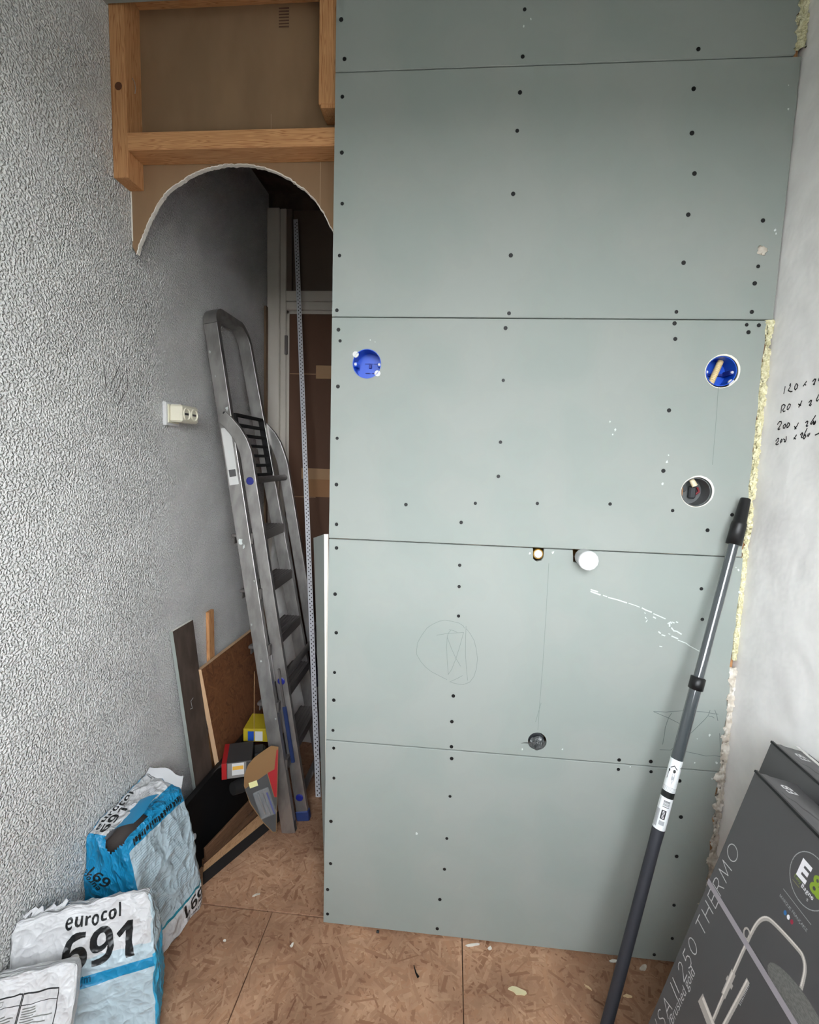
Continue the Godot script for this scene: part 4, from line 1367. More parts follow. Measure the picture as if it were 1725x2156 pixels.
	# tool box, yellow packet and blister pack piled on the case
	var tb := thing("tool_box", "small grey and red tool carton lying on the black case", "box", Vector3(-0.43, 0.235, -0.34))
	var xb := Transform3D(Basis(Vector3.UP, 0.35), Vector3(-0.432, 0.268, -0.36))
	var b1 := MB.new()
	b1.box(Vector3(0.105, 0.062, 0.13), 0.002, xb)
	part("carton", b1, mk(Color(0.22, 0.21, 0.21), 0.6), tb)
	var b2 := MB.new()
	b2.box(Vector3(0.018, 0.0625, 0.1305), 0.001, xb * Transform3D(Basis(), Vector3(-0.044, 0, 0.0005)))
	part("red_band", b2, mk(Color(0.62, 0.06, 0.08), 0.6), tb)
	var b3 := MB.new()
	b3.box(Vector3(0.066, 0.058, 0.001), 0.0002, xb * Transform3D(Basis(), Vector3(0.0, 0, 0.0655)))
	part("grey_panel", b3, mk(Color(0.50, 0.49, 0.48), 0.6), tb)
	var b4 := MB.new()
	b4.box(Vector3(0.042, 0.046, 0.001), 0.0002, xb * Transform3D(Basis(), Vector3(0.004, 0.005, 0.0663)))
	var lab := part("label", b4, M.white_plastic, tb)
	var b5 := MB.new()
	b5.box(Vector3(0.038, 0.014, 0.0006), 0.0, xb * Transform3D(Basis(), Vector3(0.004, 0.010, 0.0670)))
	part("label_stripe", b5, mk(Color(0.85, 0.65, 0.25), 0.7), lab)
	var tool_ := thing("power_tool_grip", "black rubber tool handle resting across the case", "tool", Vector3(-0.40, 0.2, -0.33))
	var b6 := MB.new()
	b6.tube([Vector3(-0.418, 0.206, -0.280), Vector3(-0.402, 0.202, -0.305), Vector3(-0.378, 0.194, -0.36), Vector3(-0.362, 0.185, -0.41)], [0.022, 0.026, 0.026, 0.02], 16)
	part("grip", b6, M.black_matte, tool_)
	var b7 := MB.new()
	b7.box(Vector3(0.05, 0.07, 0.08), 0.01, Transform3D(Basis(Vector3.UP, 0.4), Vector3(-0.375, 0.245, -0.42)))
	part("housing", b7, M.black, tool_)
	var yb := thing("yellow_packet", "yellow cardboard packet with blue label behind the tool carton", "box", Vector3(-0.42, 0.27, -0.52))
	var xy := Transform3D(Basis(Vector3.UP, 0.1), Vector3(-0.412, 0.300, -0.535))
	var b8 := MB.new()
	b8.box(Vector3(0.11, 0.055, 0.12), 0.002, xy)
	part("carton", b8, mk(Color(0.68, 0.60, 0.10), 0.6), yb)  # yellow dulled: the shade it lies in is put into the colour
	var b9 := MB.new()
	b9.box(Vector3(0.024, 0.040, 0.001), 0.0, xy * Transform3D(Basis(), Vector3(-0.024, -0.003, 0.0605)))
	part("blue_label", b9, mk(Color(0.08, 0.28, 0.62), 0.5), yb)
	var b10 := MB.new()
	b10.box(Vector3(0.03, 0.040, 0.001), 0.0, xy * Transform3D(Basis(), Vector3(0.008, -0.003, 0.0605)))
	part("white_label", b10, M.white_plastic, yb)
	# blister pack: card back with a clear shell
	var bp := thing("blister_pack", "brown card blister pack with clear shell leaning against the ladder", "blister pack", Vector3(-0.33, 0.06, -0.36))
	var card := PackedVector2Array()
	for p in [Vector2(0.03, 0.155), Vector2(0.005, 0.14), Vector2(-0.03, 0.115), Vector2(-0.052, 0.088), Vector2(-0.064, 0.055), Vector2(-0.064, 0.015), Vector2(-0.04, -0.05), Vector2(0.01, -0.12), Vector2(0.045, -0.155), Vector2(0.058, -0.155), Vector2(0.056, 0.15)]:
		card.append(p)
	var bx := Transform3D(Basis(Vector3.UP, 0.2) * Basis(Vector3.RIGHT, -0.18), Vector3(-0.316, 0.200, -0.300))
	var c1 := MB.new()
	c1.prism(card, 0.002, bx)
	part("card", c1, M.card, bp)
	var red := MB.new()
	red.prism(PackedVector2Array([Vector2(0.020, 0.058), Vector2(0.048, -0.03), Vector2(0.055, -0.03), Vector2(0.055, 0.14), Vector2(0.050, 0.14), Vector2(0.044, 0.07)]), 0.0005, bx * Transform3D(Basis(), Vector3(0, 0, 0.0007)))
	part("red_print", red, mk(Color(0.60, 0.05, 0.09), 0.6), bp)
	var win := MB.new()
	win.prism(PackedVector2Array([Vector2(-0.060, 0.004), Vector2(0.018, 0.056), Vector2(0.046, -0.030), Vector2(0.056, -0.030), Vector2(0.056, -0.152), Vector2(0.046, -0.152), Vector2(0.011, -0.117), Vector2(-0.037, -0.048)]), 0.0005, bx * Transform3D(Basis(), Vector3(0, 0, 0.0006)))
	part("grey_print", win, mk(Color(0.26, 0.26, 0.26), 0.6), bp)
	var pr := MB.new()
	pr.box(Vector3(0.03, 0.02, 0.0008), 0.0, bx * Transform3D(Basis(Vector3.BACK, 0.3), Vector3(-0.030, 0.020, 0.0014)))
	part("price_label", pr, mk(Color(0.88, 0.86, 0.62), 0.6), bp)
	for x in [-0.012, 0.004, 0.020]:
		var rod := MB.new()
		rod.tube([bx * Vector3(x, -0.01, 0.006), bx * Vector3(x + 0.030, -0.085, 0.006)], [0.003], 8)
		part("bit", rod, M.steel if x < 0.02 else M.blue, bp)
	var shell := MB.new()
	shell.box(Vector3(0.058, 0.10, 0.014), 0.005, bx * Transform3D(Basis(Vector3.BACK, 0.35), Vector3(0.014, -0.045, 0.008)))
	part("clear_shell", shell, M.clear, bp)

# ------------------------------------------------------------------ extension pole
func build_pole():
	var a := Vector3(1.081, 1.356, 0.025)
	var e := Vector3(0.7485, 0.0, 0.2525)
	var t := thing("extension_pole", "dark grey telescopic paint pole leaning in the corner", "pole", e)
	var at := func(k: float) -> Vector3: return e.lerp(a, k)
	var b := MB.new()
	b.tube([at.call(0.62), at.call(0.98)], [0.0117], 24)
	part("inner_tube", b, M.pole_grey, t)
	var b2 := MB.new()
	b2.tube([at.call(0.402), at.call(0.655)], [0.0140], 24)
	part("outer_tube", b2, M.pole_grey, t)
	var b3 := MB.new()
	b3.tube([at.call(0.0), at.call(0.006), at.call(0.02), at.call(0.37), at.call(0.405), at.call(0.41)], [0.011, 0.0135, 0.0138, 0.0138, 0.0148, 0.0142], 24)
	part("handle", b3, M.pole_handle, t)
	var b4 := MB.new()
	b4.tube([at.call(0.648), at.call(0.649), at.call(0.670), at.call(0.671)], [0.014, 0.0172, 0.0172, 0.014], 24)
	part("clamp_ring", b4, M.black, t)
	var b5 := MB.new()
	b5.tube([at.call(0.914), at.call(0.9145), at.call(0.951), at.call(0.955), at.call(0.956), at.call(0.998), at.call(1.0)], [0.014, 0.0178, 0.0172, 0.0165, 0.0152, 0.0118, 0.0105], 24)
	part("threaded_tip", b5, M.black, t)
	# printed labels wrapped round the tube; they carry the front of the print towards the room
	var c := Canvas.new(512, 1024, Color(0.90, 0.91, 0.91))
	var ink := Color(0.12, 0.12, 0.12)
	var grey := Color(0.66, 0.67, 0.68)
	c.rect(0, 470, 512, 90, Color(0.10, 0.11, 0.11))
	# upper label: little figure and lines of text
	c.path([Vector2(200, 130), Vector2(250, 90), Vector2(300, 130)], 12, ink)
	c.ellipse(Vector2(190, 170), 14, 22, ink)
	c.ellipse(Vector2(270, 165), 20, 26, ink)
	c.path([Vector2(185, 190), Vector2(180, 290)], 9, ink)
	c.path([Vector2(255, 195), Vector2(250, 280), Vector2(270, 350)], 7, grey)
	c.path([Vector2(280, 195), Vector2(290, 280), Vector2(262, 350)], 7, grey)
	c.ellipse(Vector2(265, 265), 20, 30, grey)
	c.path([Vector2(350, 100), Vector2(390, 85), Vector2(410, 110), Vector2(370, 120)], 9, ink)
	c.path([Vector2(370, 190), Vector2(390, 280), Vector2(360, 330)], 8, grey)
	for i in 4:
		c.rect(120, 400 + i * 17, 290, 6, grey)
	# lower label: bar code, small black name plate, grey blocks
	rng.seed = 4
	var y := 600.0
	while y < 700.0:
		var h := rng.randf_range(3, 9)
		c.rect(230, y, 100 if y < 688 else 130, h, ink)
		y += h + rng.randf_range(3, 8)
	c.rect(235, 735, 70, 130, ink)
	for i in 6:
		c.rect(252, 748 + i * 19, 36, 9, Color(0.9, 0.9, 0.9))
	c.rect(130, 740, 80, 250, grey)
	c.rect(235, 890, 80, 60, grey)
	c.rect(160, 585, 10, 420, grey)
	var m := mk(Color.WHITE, 0.3)
	m.albedo_texture = c.tex()
	var lb := MB.new()
	var ax := (a - e).normalized()
	var eye: Vector3 = (Vector3(0.35, 1.4, 1.3) - at.call(0.48)).normalized()
	var fx: Vector3 = (eye - ax * eye.dot(ax)).normalized()
	var sx: Vector3 = ax.cross(fx)
	lb.sheet(24, 2, func(u: float, v: float):
		var g := (u - 0.5) * PI * 1.7
		return at.call(lerpf(0.523, 0.400, v)) + (fx * cos(g) + sx * sin(g)) * (0.0143 + 0.0006 * v), fx)
	# (sheet orients every piece by one hint; the back half of the wrap is unseen)
	part("label", lb, m, t, "white printed labels with bar code")

# ------------------------------------------------------------------ cartons
func hair(c: Canvas, glyph: String, x: float, base: float, h: float, w: float, to: Callable, width: float, col: Color) -> float:
	# hairline capitals as strokes on a unit box, y up
	var g := {
		"T": [0.75, [[[0.0, 1.0], [0.75, 1.0]], [[0.375, 1.0], [0.375, 0.0]]]],
		"H": [0.72, [[[0.0, 1.0], [0.0, 0.0]], [[0.72, 1.0], [0.72, 0.0]], [[0.0, 0.52], [0.72, 0.52]]]],
		"E": [0.55, [[[0.55, 1.0], [0.0, 1.0], [0.0, 0.0], [0.55, 0.0]], [[0.0, 0.52], [0.5, 0.52]]]],
		"R": [0.6, [[[0.0, 0.0], [0.0, 1.0], [0.35, 1.0], [0.52, 0.92], [0.57, 0.76], [0.5, 0.6], [0.35, 0.5], [0.0, 0.5]], [[0.3, 0.5], [0.6, 0.0]]]],
		"M": [0.95, [[[0.0, 0.0], [0.12, 1.0], [0.475, 0.1], [0.83, 1.0], [0.95, 0.0]]]],
		"U": [0.7, [[[0.0, 1.0], [0.0, 0.3], [0.08, 0.1], [0.25, 0.0], [0.45, 0.0], [0.62, 0.1], [0.7, 0.3], [0.7, 1.0]]]],
		"S": [0.55, [[[0.52, 0.88], [0.4, 0.98], [0.22, 1.0], [0.07, 0.92], [0.02, 0.76], [0.1, 0.62], [0.42, 0.44], [0.54, 0.28], [0.5, 0.1], [0.36, 0.0], [0.16, 0.0], [0.0, 0.1]]]],
		"A": [0.8, [[[0.0, 0.0], [0.4, 1.0], [0.8, 0.0]], [[0.13, 0.33], [0.67, 0.33]]]],
		"I": [0.0, [[[0.0, 0.0], [0.0, 1.0]]]],
		"2": [0.58, [[[0.02, 0.78], [0.08, 0.92], [0.25, 1.0], [0.42, 0.97], [0.54, 0.82], [0.5, 0.6], [0.0, 0.0], [0.58, 0.0]]]],
		"5": [0.58, [[[0.52, 1.0], [0.1, 1.0], [0.05, 0.55], [0.25, 0.62], [0.42, 0.58], [0.56, 0.42], [0.56, 0.22], [0.45, 0.06], [0.25, 0.0], [0.02, 0.08]]]],
		"0": [0.66, []],
		"O": [0.98, []],
	}
	if glyph == " ":
		return x + h * 0.5
	var d: Array = g[glyph]
	var strokes: Array = d[1].duplicate()
	if glyph == "0" or glyph == "O":
		var s := []
		for i in 25:
			var a := TAU * i / 24
			s.append([d[0] * (0.5 + 0.5 * cos(a)), 0.5 + 0.5 * sin(a)])
		strokes = [s]
	for s in strokes:
		var pts := []
		for p in s:
			pts.append(to.call(Vector2(x + p[0] * h * w, base + p[1] * h)))
		c.path(pts, width, col)
	return x + d[0] * h * w + h * 0.42

func build_cartons():
	var th := deg_to_rad(14.85)
	var up := Vector3(sin(th), cos(th), 0)
	var nrm := Vector3(-cos(th), sin(th), 0)
	var L := 0.8856
	var W := 0.40
	var T := 0.081
	# print of the big face: texture x runs along the width (from the far edge), texture y down the length
	var PX := 1900.0
	var grey := Color(0.285, 0.278, 0.28)
	var c := Canvas.new(int(W * PX), int(L * PX), grey)
	var at := func(s: float, w: float) -> Vector2: return Vector2(w * PX, (L - s) * PX)
	var silver := Color(0.74, 0.73, 0.73)
	# model name along the long edge, reading upwards, tops to the far edge
	var along := func(p: Vector2) -> Vector2: return at.call(p.x, 0.0395 - p.y)
	var x := 0.305
	for ch in "USA II 250 THERMO":
		x = hair(c, ch, x, 0.0, 0.0285, 1.0, along, 3.4, silver)
	c.text("/Brushed gold", at.call(0.362, 0.060), Vector2(0, -1), Vector2(-1, 0), 0.0205 * PX, silver)
	# logo
	var lc: Vector2 = at.call(0.820, 0.178)
	var ring := []
	for i in 61:
		ring.append(lc + Vector2(cos(TAU * i / 60), sin(TAU * i / 60)) * 0.0385 * PX)
	c.path(ring, 2.6, Color(0.6, 0.6, 0.6))
	var white := Color(0.90, 0.89, 0.90)
	var ex := Vector2(PX, 0)
	var ey := Vector2(0, -PX)
	var e0: Vector2 = at.call(0.8085, 0.1545)
	for r in [[0.0, 0.0, 0.0075, 0.031], [0.0, 0.0, 0.021, 0.0075], [0.0, 0.0118, 0.019, 0.0075], [0.0, 0.0235, 0.021, 0.0075]]:
		var o: Vector2 = e0 + ex * r[0] + ey * r[1]
		c.poly(PackedVector2Array([o, o + ex * r[2], o + ex * r[2] + ey * r[3], o + ey * r[3]]), white)
	var green := Color(0.50, 0.60, 0.16)
	var b0: Vector2 = at.call(0.8175, 0.1905)
	c.ellipse(b0, 0.0088 * PX, 0.0080 * PX, green)
	c.ellipse(b0 + ey * 0.0135, 0.0078 * PX, 0.0072 * PX, green)
	c.ellipse(b0 + ex * 0.009, 0.0088 * PX, 0.0080 * PX, green)
	c.ellipse(b0, 0.003 * PX, 0.0028 * PX, grey)
	c.ellipse(b0 + ey * 0.0135, 0.0026 * PX, 0.0024 * PX, grey)
	c.text("Easy", at.call(0.8010, 0.1535), Vector2(1, 0), Vector2(0, -1), 0.0078 * PX, green)
	c.text("Bagno", at.call(0.7985, 0.1705), Vector2(1, 0), Vector2(0, -1), 0.0088 * PX, white, true)
	c.text("®", at.call(0.7925, 0.186), Vector2(1, 0), Vector2(0, -1), 0.005 * PX, white)
	c.rect(0.1535 * PX, (L - 0.7975) * PX, 0.016 * PX, 2, Color(0.5, 0.48, 0.3))
	c.line(at.call(0.7712, 0.1456), at.call(0.7712, 0.208), 2.0, Color(0.6, 0.6, 0.6))
	c.text("MARQUE FRANÇAISE", at.call(0.7545, 0.1445), Vector2(1, 0), Vector2(0, -1), 0.0068 * PX, Color(0.66, 0.66, 0.67))
	c.ellipse(at.call(0.7455, 0.165), 6, 7, Color(0.16, 0.40, 0.62))
	c.ellipse(at.call(0.7455, 0.1726), 6, 7, white)
	c.ellipse(at.call(0.7455, 0.1806), 6, 7, Color(0.60, 0.15, 0.24))
	# picture of the shower set
	var metal := Color(0.66, 0.63, 0.60)
	var shine := Color(0.83, 0.80, 0.77)
	var dull := Color(0.36, 0.34, 0.33)
	var pipe := [[0.44, 0.1275], [0.5445, 0.1252], [0.66, 0.1252], [0.69, 0.1285], [0.7075, 0.1380], [0.7150, 0.1530], [0.7255, 0.2100], [0.7235, 0.2185], [0.7160, 0.2260], [0.705, 0.2300], [0.688, 0.2330]]
	var pp := []
	for p in pipe:
		pp.append(at.call(p[0], p[1]))
	for pass_ in 3:
		var soft := [pp[0]]
		for i in pp.size() - 1:
			soft.append(pp[i].lerp(pp[i + 1], 0.25))
			soft.append(pp[i].lerp(pp[i + 1], 0.75))
		soft.append(pp[pp.size() - 1])
		pp = soft
	c.path(pp, 15, dull)
	c.path(pp, 12, metal)
	var hi := []
	for p in pp:
		hi.append(p + Vector2(-2.5, -2.5))
	c.path(hi, 4, shine)
	c.path([at.call(0.5605, 0.1195), at.call(0.5605, 0.132)], 16, metal)
	c.path([at.call(0.578, 0.1252), at.call(0.535, 0.1252)], 22, metal)
	c.path([at.call(0.578, 0.1232), at.call(0.535, 0.1232)], 7, shine)
	# bracket ring under the strap, hand shower, thermostat
	for i in 24:
		var a0 := TAU * i / 24
		var a1 := TAU * (i + 1) / 24
		c.line(at.call(0.653 + 0.008 * cos(a0), 0.1185 + 0.007 * sin(a0)), at.call(0.653 + 0.008 * cos(a1), 0.1185 + 0.007 * sin(a1)), 6, metal)
	c.path([at.call(0.599, 0.1545), at.call(0.46, 0.146)], 16, metal)
	c.path([at.call(0.599, 0.1528), at.call(0.46, 0.1443)], 5, shine)
	for i in 12:
		var s := 0.597 - i * 0.0035
		c.line(at.call(s, 0.1575), at.call(s, 0.1600), 2.5, silver)
	c.path([at.call(0.4755, 0.092), at.call(0.462, 0.215)], 40, metal)
	c.path([at.call(0.4815, 0.092), at.call(0.468, 0.215)], 12, shine)
	# rain head, a tilted disc with fine nozzle rows
	var dc: Vector2 = at.call(0.6625, 0.236)
	var tilt := -0.10
	var nz := FastNoiseLite.new()
	nz.frequency = 0.09
	nz.seed = 3
	for j in 96:
		for i in 260:
			var u := (i + 0.5) / 130.0 - 1.0
			var v := (j + 0.5) / 48.0 - 1.0
			if u * u + v * v < 1.0:
				var q := dc + Vector2(u * 0.062 * PX * cos(tilt) - v * 0.023 * PX * sin(tilt), u * 0.062 * PX * sin(tilt) + v * 0.023 * PX * cos(tilt))
				var k := 0.40 + 0.10 * nz.get_noise_2d(i * 0.7, j * 2.2)
				c.im.fill_rect(Rect2i(int(q.x), int(q.y), 2, 2), Color(k, k * 0.99, k * 0.95))
	var face := mk(Color.WHITE, 0.42)
	face.albedo_texture = c.tex()
	# end flap print
	var c2 := Canvas.new(800, 160, grey)
	c2.text("EB", Vector2(96, 62), Vector2(-0.9, 0), Vector2(0, 1), 52, Color(0.86, 0.86, 0.86), true)
	c2.line(Vector2(130, 20), Vector2(420, 34), 5, Color(0.10, 0.10, 0.10))
	for i in 9:
		c2.line(Vector2(110 + i * 22, 132 - i * 5), Vector2(190 + i * 26, 112 - i * 6), 5, Color(0.09, 0.09, 0.09))
	var flap := mk(Color.WHITE, 0.35)
	flap.albedo_texture = c2.tex()
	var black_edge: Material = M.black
	for k in 2:
		var foot := Vector3(0.710, 0, 0.40) if k == 0 else Vector3(0.8075, 0, 0.288)
		var t := thing("carton", ["long dark grey carton with shower picture and pale strap, leaning foremost", "long dark grey carton standing between the shower-picture carton and the wall"][k], "carton", foot + Vector3(0, 0, W * 0.5), "dark cartons in the corner")
		# the shared tilt lifts the near-side bottom edge a little off the floor
		foot += Vector3(0.0, 0.0, 0.0)
		var lift := Vector3(0, T * sin(th), 0) - up * 0.0
		var f := foot
		var back := -nrm * T
		var low := up * (T * tan(th))   # trim so that the inner edge rests on the floor
		var P := func(s: float, w: float, d: float) -> Vector3: return f + up * s + Vector3(0, 0, w) + back * d
		var s0 := T * tan(th)
		var b := MB.new()
		b.quad(P.call(L, 0, 0), P.call(L, W, 0), P.call(0, W, 0), P.call(0, 0, 0), nrm, Vector2(0, 0), Vector2(1, 0), Vector2(1, 1), Vector2(0, 1))
		part("front_panel", b, face if k == 0 else mk(grey, 0.42), t)
		var b2 := MB.new()
		b2.quad(P.call(s0, 0, 1), P.call(s0, W, 1), P.call(L, W, 1), P.call(L, 0, 1), -nrm)
		b2.quad(P.call(0, 0, 0), P.call(s0, 0, 1), P.call(L, 0, 1), P.call(L, 0, 0), Vector3.FORWARD)
		b2.quad(P.call(0, W, 0), P.call(s0, W, 1), P.call(L, W, 1), P.call(L, W, 0), Vector3.BACK)
		b2.quad(P.call(0, 0, 0), P.call(0, W, 0), P.call(s0, W, 1), P.call(s0, 0, 1), -up)
		part("side_panels", b2, mk(grey, 0.42), t)
		var b3 := MB.new()
		b3.sheet(20, 8, func(u: float, v: float): return P.call(L + 0.006 * sin(PI * v) * sin(PI * minf(u * 3.0, 1.0) * 0.5) + 0.003 * wob.get_noise_2d(u * 300.0, v * 120.0), u * W, 1.0 - v), up)
		part("end_flap", b3, flap, t)
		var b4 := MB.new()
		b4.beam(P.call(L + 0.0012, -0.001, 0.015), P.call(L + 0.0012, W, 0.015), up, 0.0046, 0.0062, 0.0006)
		part("fold_gap", b4, black_edge, t)  # black strip drawn for the dark gap along the fold
		# strap round the carton
		var strap := MB.new()
		var sm := 0.6405 if k == 0 else 0.79
		var hw := 0.0055
		if k == 0:
			var loop := [P.call(sm, -0.0012, -0.012), P.call(sm, W + 0.0012, -0.012), P.call(sm, W + 0.0012, 1.012), P.call(sm, -0.0012, 1.012)]
			for i in 4:
				var q0: Vector3 = loop[i]
				var q1: Vector3 = loop[(i + 1) % 4]
				strap.quad(q0 - up * hw, q1 - up * hw, q1 + up * hw, q0 + up * hw, (q0 + q1) * 0.5 - P.call(sm, W * 0.5, 0.5))
			part("strap", strap, mk(Color(0.60, 0.57, 0.59), 0.4), t, "pale grey packing strap")
		else:
			var loop := [P.call(L + 0.009, 0.0, 0.62), P.call(L + 0.009, W, 0.62)]
			strap.beam(loop[0], loop[1], back, 0.008, 0.0015, 0.0003)
			part("tape", strap, mk(Color(0.82, 0.81, 0.79), 0.4), t, "pale tape along the end")

# ------------------------------------------------------------------ adhesive sacks
# corners: [left/right][bottom/top][back/front]; atlas cells 3 x 2: front, right, top, left, back, bottom
func sack_mesh(c: Array, crumple: float, seed_: int, N: int, round_n: float, skip: Callable, bulge: Vector3) -> MB:
	var b := MB.new()
	wob.seed = seed_
	var mid := Vector3.ZERO
	for p in c:
		mid += p / 8.0
	var place := func(q: Vector3) -> Vector3:
		var n := pow(pow(absf(q.x), round_n) + pow(absf(q.y), round_n) + pow(absf(q.z), round_n), 1.0 / round_n)
		var u := q / n
		var k := (u + Vector3.ONE) * 0.5
		var lo: Vector3 = (c[0] as Vector3).lerp(c[1], k.x).lerp((c[2] as Vector3).lerp(c[3], k.x), k.y)
		var hi: Vector3 = (c[4] as Vector3).lerp(c[5], k.x).lerp((c[6] as Vector3).lerp(c[7], k.x), k.y)
		var p := lo.lerp(hi, k.z)
		var out := (p - mid).normalized()
		var s := 4.0 * k.y * (1.0 - k.y)
		p += Vector3(bulge.x * u.x, 0, bulge.z * u.z) * s
		var cr := 1.0 - 2.0 * absf(wob.get_noise_3dv(p * 620.0))
		var fold := 1.0 - 2.0 * absf(wob.get_noise_3dv(Vector3(p.x * 260.0, p.y * 190.0, p.z * 260.0) + Vector3(50, 9, 3)))
		p += out * crumple * (0.9 * fold + 0.38 * cr)
		p.y = maxf(p.y, 0.001)
		p.x = maxf(p.x, XL + 0.003)
		return p
	var cells := [["front", Vector2(0, 0)], ["right", Vector2(1, 0)], ["top", Vector2(2, 0)], ["left", Vector2(0, 1)], ["back", Vector2(1, 1)], ["bottom", Vector2(2, 1)]]
	for cell in cells:
		var side: String = cell[0]
		var o: Vector2 = cell[1]
		var fn := func(u: float, v: float):
			var a := u * 2.0 - 1.0
			var d := 1.0 - v * 2.0
			if skip.call(side, u, v):
				return null
			match side:
				"front": return place.call(Vector3(a, d, 1))
				"right": return place.call(Vector3(1, d, -a))
				"top": return place.call(Vector3(a, 1, -d))
				"left": return place.call(Vector3(-1, d, a))
				"back": return place.call(Vector3(-a, d, -1))
				_: return place.call(Vector3(a, -1, d))
		var hint: Vector3 = {"front": (c[4] + c[5]) - (c[0] + c[1]), "right": (c[1] + c[5]) - (c[0] + c[4]), "top": Vector3.UP, "left": (c[0] + c[4]) - (c[1] + c[5]), "back": (c[0] + c[1]) - (c[4] + c[5]), "bottom": Vector3.DOWN}[side]
		hint = hint.normalized()
		b.smooth = 1
		var pts := []
		for j in N + 1:
			for i in N + 1:
				pts.append(fn.call(float(i) / N, float(j) / N))
		for j in N:
			for i in N:
				var k := j * (N + 1) + i
				if pts[k] == null or pts[k + 1] == null or pts[k + N + 1] == null or pts[k + N + 2] == null:
					continue
				var uv := func(ii: int, jj: int) -> Vector2:
					var f := Vector2(float(ii) / N, float(jj) / N) * 0.992 + Vector2(0.004, 0.004)
					return (o + f) / Vector2(3, 2)
				b.quad(pts[k], pts[k + 1], pts[k + N + 2], pts[k + N + 1], hint, uv.call(i, j), uv.call(i + 1, j), uv.call(i + 1, j + 1), uv.call(i, j + 1))
		b.smooth = -1
	return b

func sack_material(c: Canvas) -> StandardMaterial3D:
	var m := mk(Color.WHITE, 0.38)
	m.albedo_texture = c.tex()
	if not M.has("creases"):
		var n := FastNoiseLite.new()
		n.noise_type = FastNoiseLite.TYPE_SIMPLEX_SMOOTH
		n.fractal_type = FastNoiseLite.FRACTAL_RIDGED
		n.frequency = 0.0045
		n.fractal_octaves = 4
		n.seed = 91
		var tx := NoiseTexture2D.new()
		tx.width = 1024
		tx.height = 1024
		tx.noise = n
		M.creases = tx
	relief(m, M.creases, 1.5)
	return m

